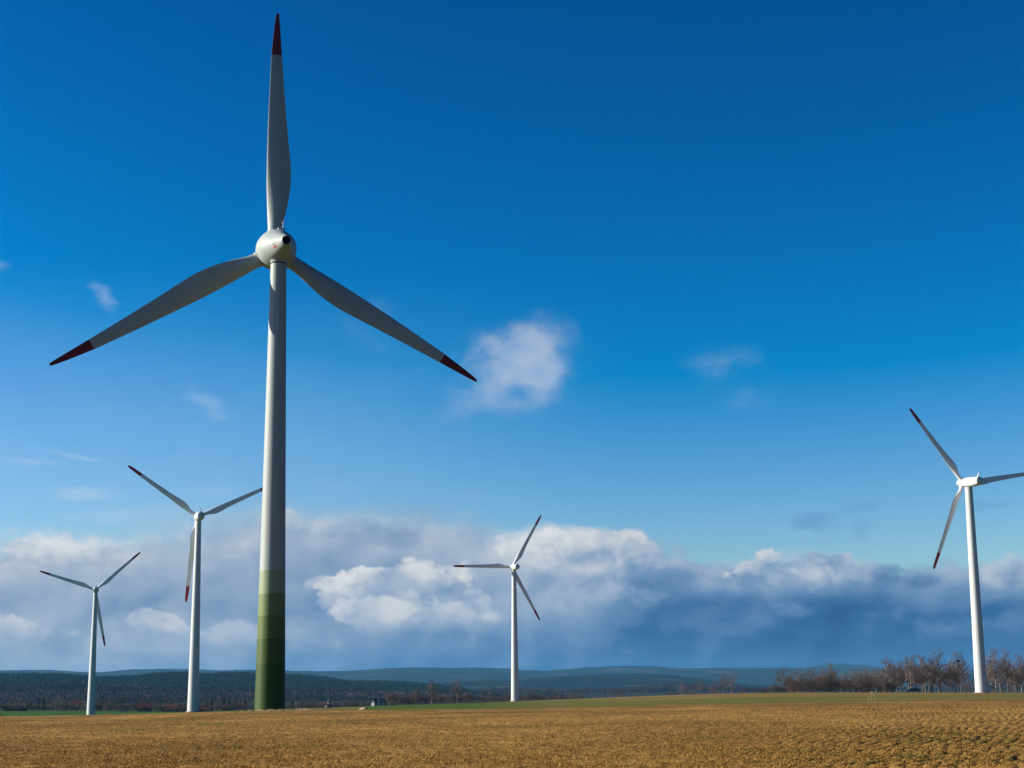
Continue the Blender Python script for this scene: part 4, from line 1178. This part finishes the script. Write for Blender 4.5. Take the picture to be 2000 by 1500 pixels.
def car():
    d = 560; p = at(1784, d, 0.0); g = empty('parked_car', p, RAD(-12)); tag(g, 'black car parked at the edge of the trees left of the right turbine', 'car')
    paint = mat('black_car_paint', (0.010, 0.011, 0.015), 0.22, 0.05, 2, spec=0.6)
    gl = mat('car_glass', (0.01, 0.012, 0.016), 0.08, 0.02); chrome = mat('lamp_glass', (0.8, 0.8, 0.8), 0.15, 0.02, spec=.8); rub = mat('tyre_rubber', (0.012, 0.012, 0.012), 0.9, .1)
    prof = [(-2.45, .42), (-2.42, .78), (-2.25, .92), (-1.35, 1.04), (-.55, 1.58), (.2, 1.70), (1.2, 1.66), (1.95, 1.45), (2.35, 1.08), (2.45, .8), (2.42, .42)]
    b = MB(); rings = []
    for yy, k in ((-.90, .0), (-.86, 1.0), (-.7, 1.0), (0, 1.0), (.7, 1.0), (.86, 1.0), (.90, .0)):
        ins = .10 if abs(yy) > .88 else 0
        rings.append([(x * (1 - .02 * (abs(yy) > .85)), yy * (1 - .16 * max(0, (z - 1.0)) / .7), z - ins * (z > .6)) for x, z in prof])
    b.loft(rings); b.build('body', paint, g, angle=30)
    for s in (-1, 1):
        w = MB(); w.add([(-1.1, s * .86, 1.10), (-.5, s * .80, 1.50), (.25, s * .79, 1.58), (1.3, s * .80, 1.52), (1.8, s * .86, 1.12), (-1.1, s * .885, 1.10), (-.5, s * .82, 1.50), (.25, s * .81, 1.58), (1.3, s * .82, 1.52), (1.8, s * .885, 1.12)],
                        [(0, 1, 2, 3, 4), (5, 6, 7, 8, 9)] + [(i, (i + 1) % 5, 5 + (i + 1) % 5, 5 + i) for i in range(5)])
        w.build('side_window', gl, g, smooth=False)
        h = MB(); h.box((-2.36, s * .58, .80), (.16, .42, .22)); h.build('headlight', chrome, g, smooth=False)
        for x in (-1.5, 1.5):
            t = MB(); t.lathe([(-.12, .2), (-.12, .31), (-.08, .34), (.08, .34), (.12, .31), (.12, .2)], 24, 'Y'); to = t.build('wheel', rub, g); to.location = (x, s * .80, .34)
            r = MB(); r.lathe([(-.125, .21), (.125, .21)], 20, 'Y'); r.build('rim', STEEL, to)
    w = MB(); w.add([(-1.42, -.62, 1.04), (-1.42, .62, 1.04), (-.62, .58, 1.56), (-.62, -.58, 1.56), (-1.38, -.62, 1.01), (-1.38, .62, 1.01), (-.58, .58, 1.53), (-.58, -.58, 1.53)],
                    [(0, 1, 2, 3), (4, 7, 6, 5), (0, 4, 5, 1), (1, 5, 6, 2), (2, 6, 7, 3), (3, 7, 4, 0)])
    w.build('windscreen', gl, g, smooth=False)
    n = MB(); n.box((-2.46, 0, .60), (.04, .55, .13)); n.build('number_plate', WPLAST, g, smooth=False)


car()


def person():
    d = 252; p = at(643, d); g = empty('person', p, RAD(200))
    tag(g, 'person in dark trousers and pale blue jacket walking right of the green tower foot', 'person')
    skin = mat('skin', (0.45, 0.27, 0.19), .6, .05); jk = mat('pale_blue_jacket', (0.16, 0.23, 0.28), .85, .1, 6); tr = mat('black_trousers', (.012, .013, .016), .9, .1, 6); hr = mat('dark_hair', (.03, .02, .015), .7, .2, 20)

    def skinned(name, nodes, edges, rad, m, root=0):
        me = bpy.data.meshes.new(name); me.from_pydata(nodes, edges, []); me.materials.append(m)
        o = bpy.data.objects.new(name, me); COL.objects.link(o); o.parent = g
        md = o.modifiers.new('skin', 'SKIN'); md.use_smooth_shade = True
        for i, r in enumerate(rad): me.skin_vertices[0].data[i].radius = (r, r) if not isinstance(r, tuple) else r
        me.skin_vertices[0].data[root].use_root = True
        sb = o.modifiers.new('subdivision', 'SUBSURF'); sb.levels = sb.render_levels = 2
        return o
    N, Ed, Rr = [], [], []

    def nd(p_, r_, par=None):
        N.append(p_); Rr.append(r_)
        if par is not None: Ed.append((par, len(N) - 1))
        return len(N) - 1
    pel = nd((0, 0, .92), .12); ch = nd((0, .02, 1.15), .13, pel); up = nd((0, .03, 1.36), .12, ch); nk = nd((0, .04, 1.47), .05, up); hd = nd((0, .06, 1.57), .085, nk); tp = nd((0, .05, 1.67), .075, hd)
    for s, st in ((-1, .26), (1, -.22)):
        hp = nd((s * .09, 0, .86), .09, pel); kn = nd((s * .10, st * .55 + .05, .48), .06, hp); an = nd((s * .10, st, .09), .042, kn); nd((s * .11, st + .17, .04), .04, an)
        sh = nd((s * .18, .02, 1.36), .06, up); el = nd((s * .24, -st * .5, 1.10), .042, sh); wr = nd((s * .24, -st * .9 + .06, .88), .03, el); pm = nd((s * .24, -st * .95 + .08, .82), .034, wr)
        for k in range(4): 
            f = nd((s * .24, -st * .95 + .05 + .02 * k, .765), .009, pm); nd((s * .225, -st * .95 + .055 + .02 * k, .725 - .006 * (k in (1, 2))), .008, f)
        t = nd((s * .215, -st * .95 + .12, .80), .010, pm); nd((s * .205, -st * .95 + .13, .765), .009, t)
    skinned('body', N, Ed, Rr, skin)
    N, Ed, Rr = [], [], []
    pel = nd((0, 0, .86), .165); ch = nd((0, .02, 1.15), .165, pel); up = nd((0, .03, 1.38), .14, ch); nd((0, .04, 1.45), .075, up)
    for s, st in ((-1, .26), (1, -.22)):
        sh = nd((s * .19, .02, 1.36), .078, up); el = nd((s * .245, -st * .5, 1.10), .06, sh); nd((s * .245, -st * .88 + .06, .90), .048, el)
    skinned('jacket', N, Ed, Rr, jk)
    N, Ed, Rr = [], [], []
    pel = nd((0, 0, .90), .145)
    for s, st in ((-1, .26), (1, -.22)):
        hp = nd((s * .10, 0, .80), .105, pel); kn = nd((s * .10, st * .55 + .05, .48), .078, hp); nd((s * .10, st, .10), .06, kn)
    skinned('trousers', N, Ed, Rr, tr)
    h = MB(); rings = []
    for k in range(7):
        z = 1.52 + .25 * k / 6; r = .115 * math.sqrt(max(.02, 1 - ((z - 1.60) / .155) ** 2)); rings.append([(r * math.cos(a), .025 + r * math.sin(a), z) for a in [2 * math.pi * j / 14 for j in range(14)]])
    h.loft(rings); h.build('hair', hr, g)
    for s in (-1, 1):
        e = MB(); e.box((s * .034, .148, 1.595), (.022, .01, .012)); e.build('eye', DARK, g, smooth=False)
    n_ = MB(); n_.add([(-.014, .14, 1.555), (.014, .14, 1.555), (0, .168, 1.56), (0, .143, 1.595)], [(0, 1, 2), (1, 3, 2), (0, 2, 3)]); n_.build('nose', skin, g, smooth=False)
    # the pale bag held beside the leg
    q = p + Vector((-.36, -.12, 0)); bgo = empty('carrier_bag', q, RAD(20)); tag(bgo, 'pale bag carried low beside the walking person', 'bag')
    b = MB(); b.loft([[(x * w, y * w2, z) for x, y in ((-.24, -.07), (.24, -.07), (.24, .07), (-.24, .07))] for z, w, w2 in ((.36, .85, .8), (.42, 1.05, 1.2), (.56, 1.0, 1.0), (.66, .8, .4))])
    b.build('pouch', mat('pale_bag', (.55, .58, .62), .8, .1, 5), bgo)
    b = MB(); b.tube([(-.12, 0, .65), (-.06, 0, .80), (.06, 0, .80), (.12, 0, .65)], .012, 6); b.build('handle', DARK, bgo)


person()


def clumps():
    """pale dry grass standing at the tower foot, and the sandy bank at the end of the track"""
    straw = mat('pale_dry_reed', (0.56, 0.42, 0.24), .9, .2, 4)
    for (x0, x1, d, n, h, lb) in ((575, 607, 226, 260, .42, 'row of pale dry grass right of the green tower foot'), (497, 557, 214, 420, .38, 'fringe of dry grass in front of the green tower foot'),
                                  (470, 492, 216, 120, .3, 'small fringe of dry grass by the steel steps of the big tower')):
        r = random.Random(int(x0)); c = at((x0 + x1) / 2, d); m = MB()
        for k in range(n):
            q = at(r.uniform(x0, x1), d + r.uniform(-1.5, 1.5)); hh = h * r.uniform(.35, 1.1) * (.6 + .5 * math.sin(q.x * 2.1) ** 2); a = r.uniform(0, 6.28); w = .02
            l = Vector((r.gauss(.05, .12), r.gauss(0, .1), hh)); s = Vector((math.cos(a), math.sin(a), 0)) * w; q = q - Vector((0, 0, .03))
            m.add([q - s - c, q + s - c, q + l * .6 + s * .7 - c, q + l - c], [(0, 1, 2), (0, 2, 3)])
        o = m.build('tall_grass', straw, None, smooth=False); o.location = c; tag(o, lb, 'grass', kind='stuff')
    c = at(711, 262); m = MB(); rings = []
    for i in range(9):
        t = i / 8; hw = math.sin(t * math.pi)
        rings.append([(-.9 + 1.6 * t, .7 * math.cos(a) * (hw + .05), (.14 + .30 * t) * math.sin(a) * (hw ** .7 + .02) - .05 + .05 * math.sin(3 * a + i)) for a in [math.pi * j / 10 for j in range(11)] + [0]][:11])
    m.loft(rings, cap=True); o = m.build('sand_heap', mat('pale_sand', (.55, .43, .29), .95, .2, 3, .4, 12), None); o.location = c
    tag(o, 'low heap of pale sand at the end of the track, right of the walking person', 'sand heap')


clumps()

# ------------------------------------------------------------------ air
def haze():
    m = bpy.data.materials.new('haze_air'); m.use_nodes = True; nt = m.node_tree; nt.nodes.clear()
    v = nt.nodes.new('ShaderNodeVolumePrincipled'); v.inputs['Color'].default_value = HAZE_COL + (1,)
    v.inputs['Density'].default_value = HAZE_DEN; v.inputs['Density Attribute'].default_value = ''; v.inputs['Anisotropy'].default_value = 0.0
    o = nt.nodes.new('ShaderNodeOutputMaterial'); nt.links.new(v.outputs[0], o.inputs['Volume'])
    b = MB(); b.box((0, 0, 100), (42000, 42000, 330)); h = b.build('haze', m, None, smooth=False)
    tag(h, kind='stuff')


HAZE_COL, HAZE_DEN = (0.16, 0.50, 0.88), 2.5e-5
haze()
for o in list(bpy.data.objects):
    for k in ('h', 'unused'):
        if k in o: del o[k]
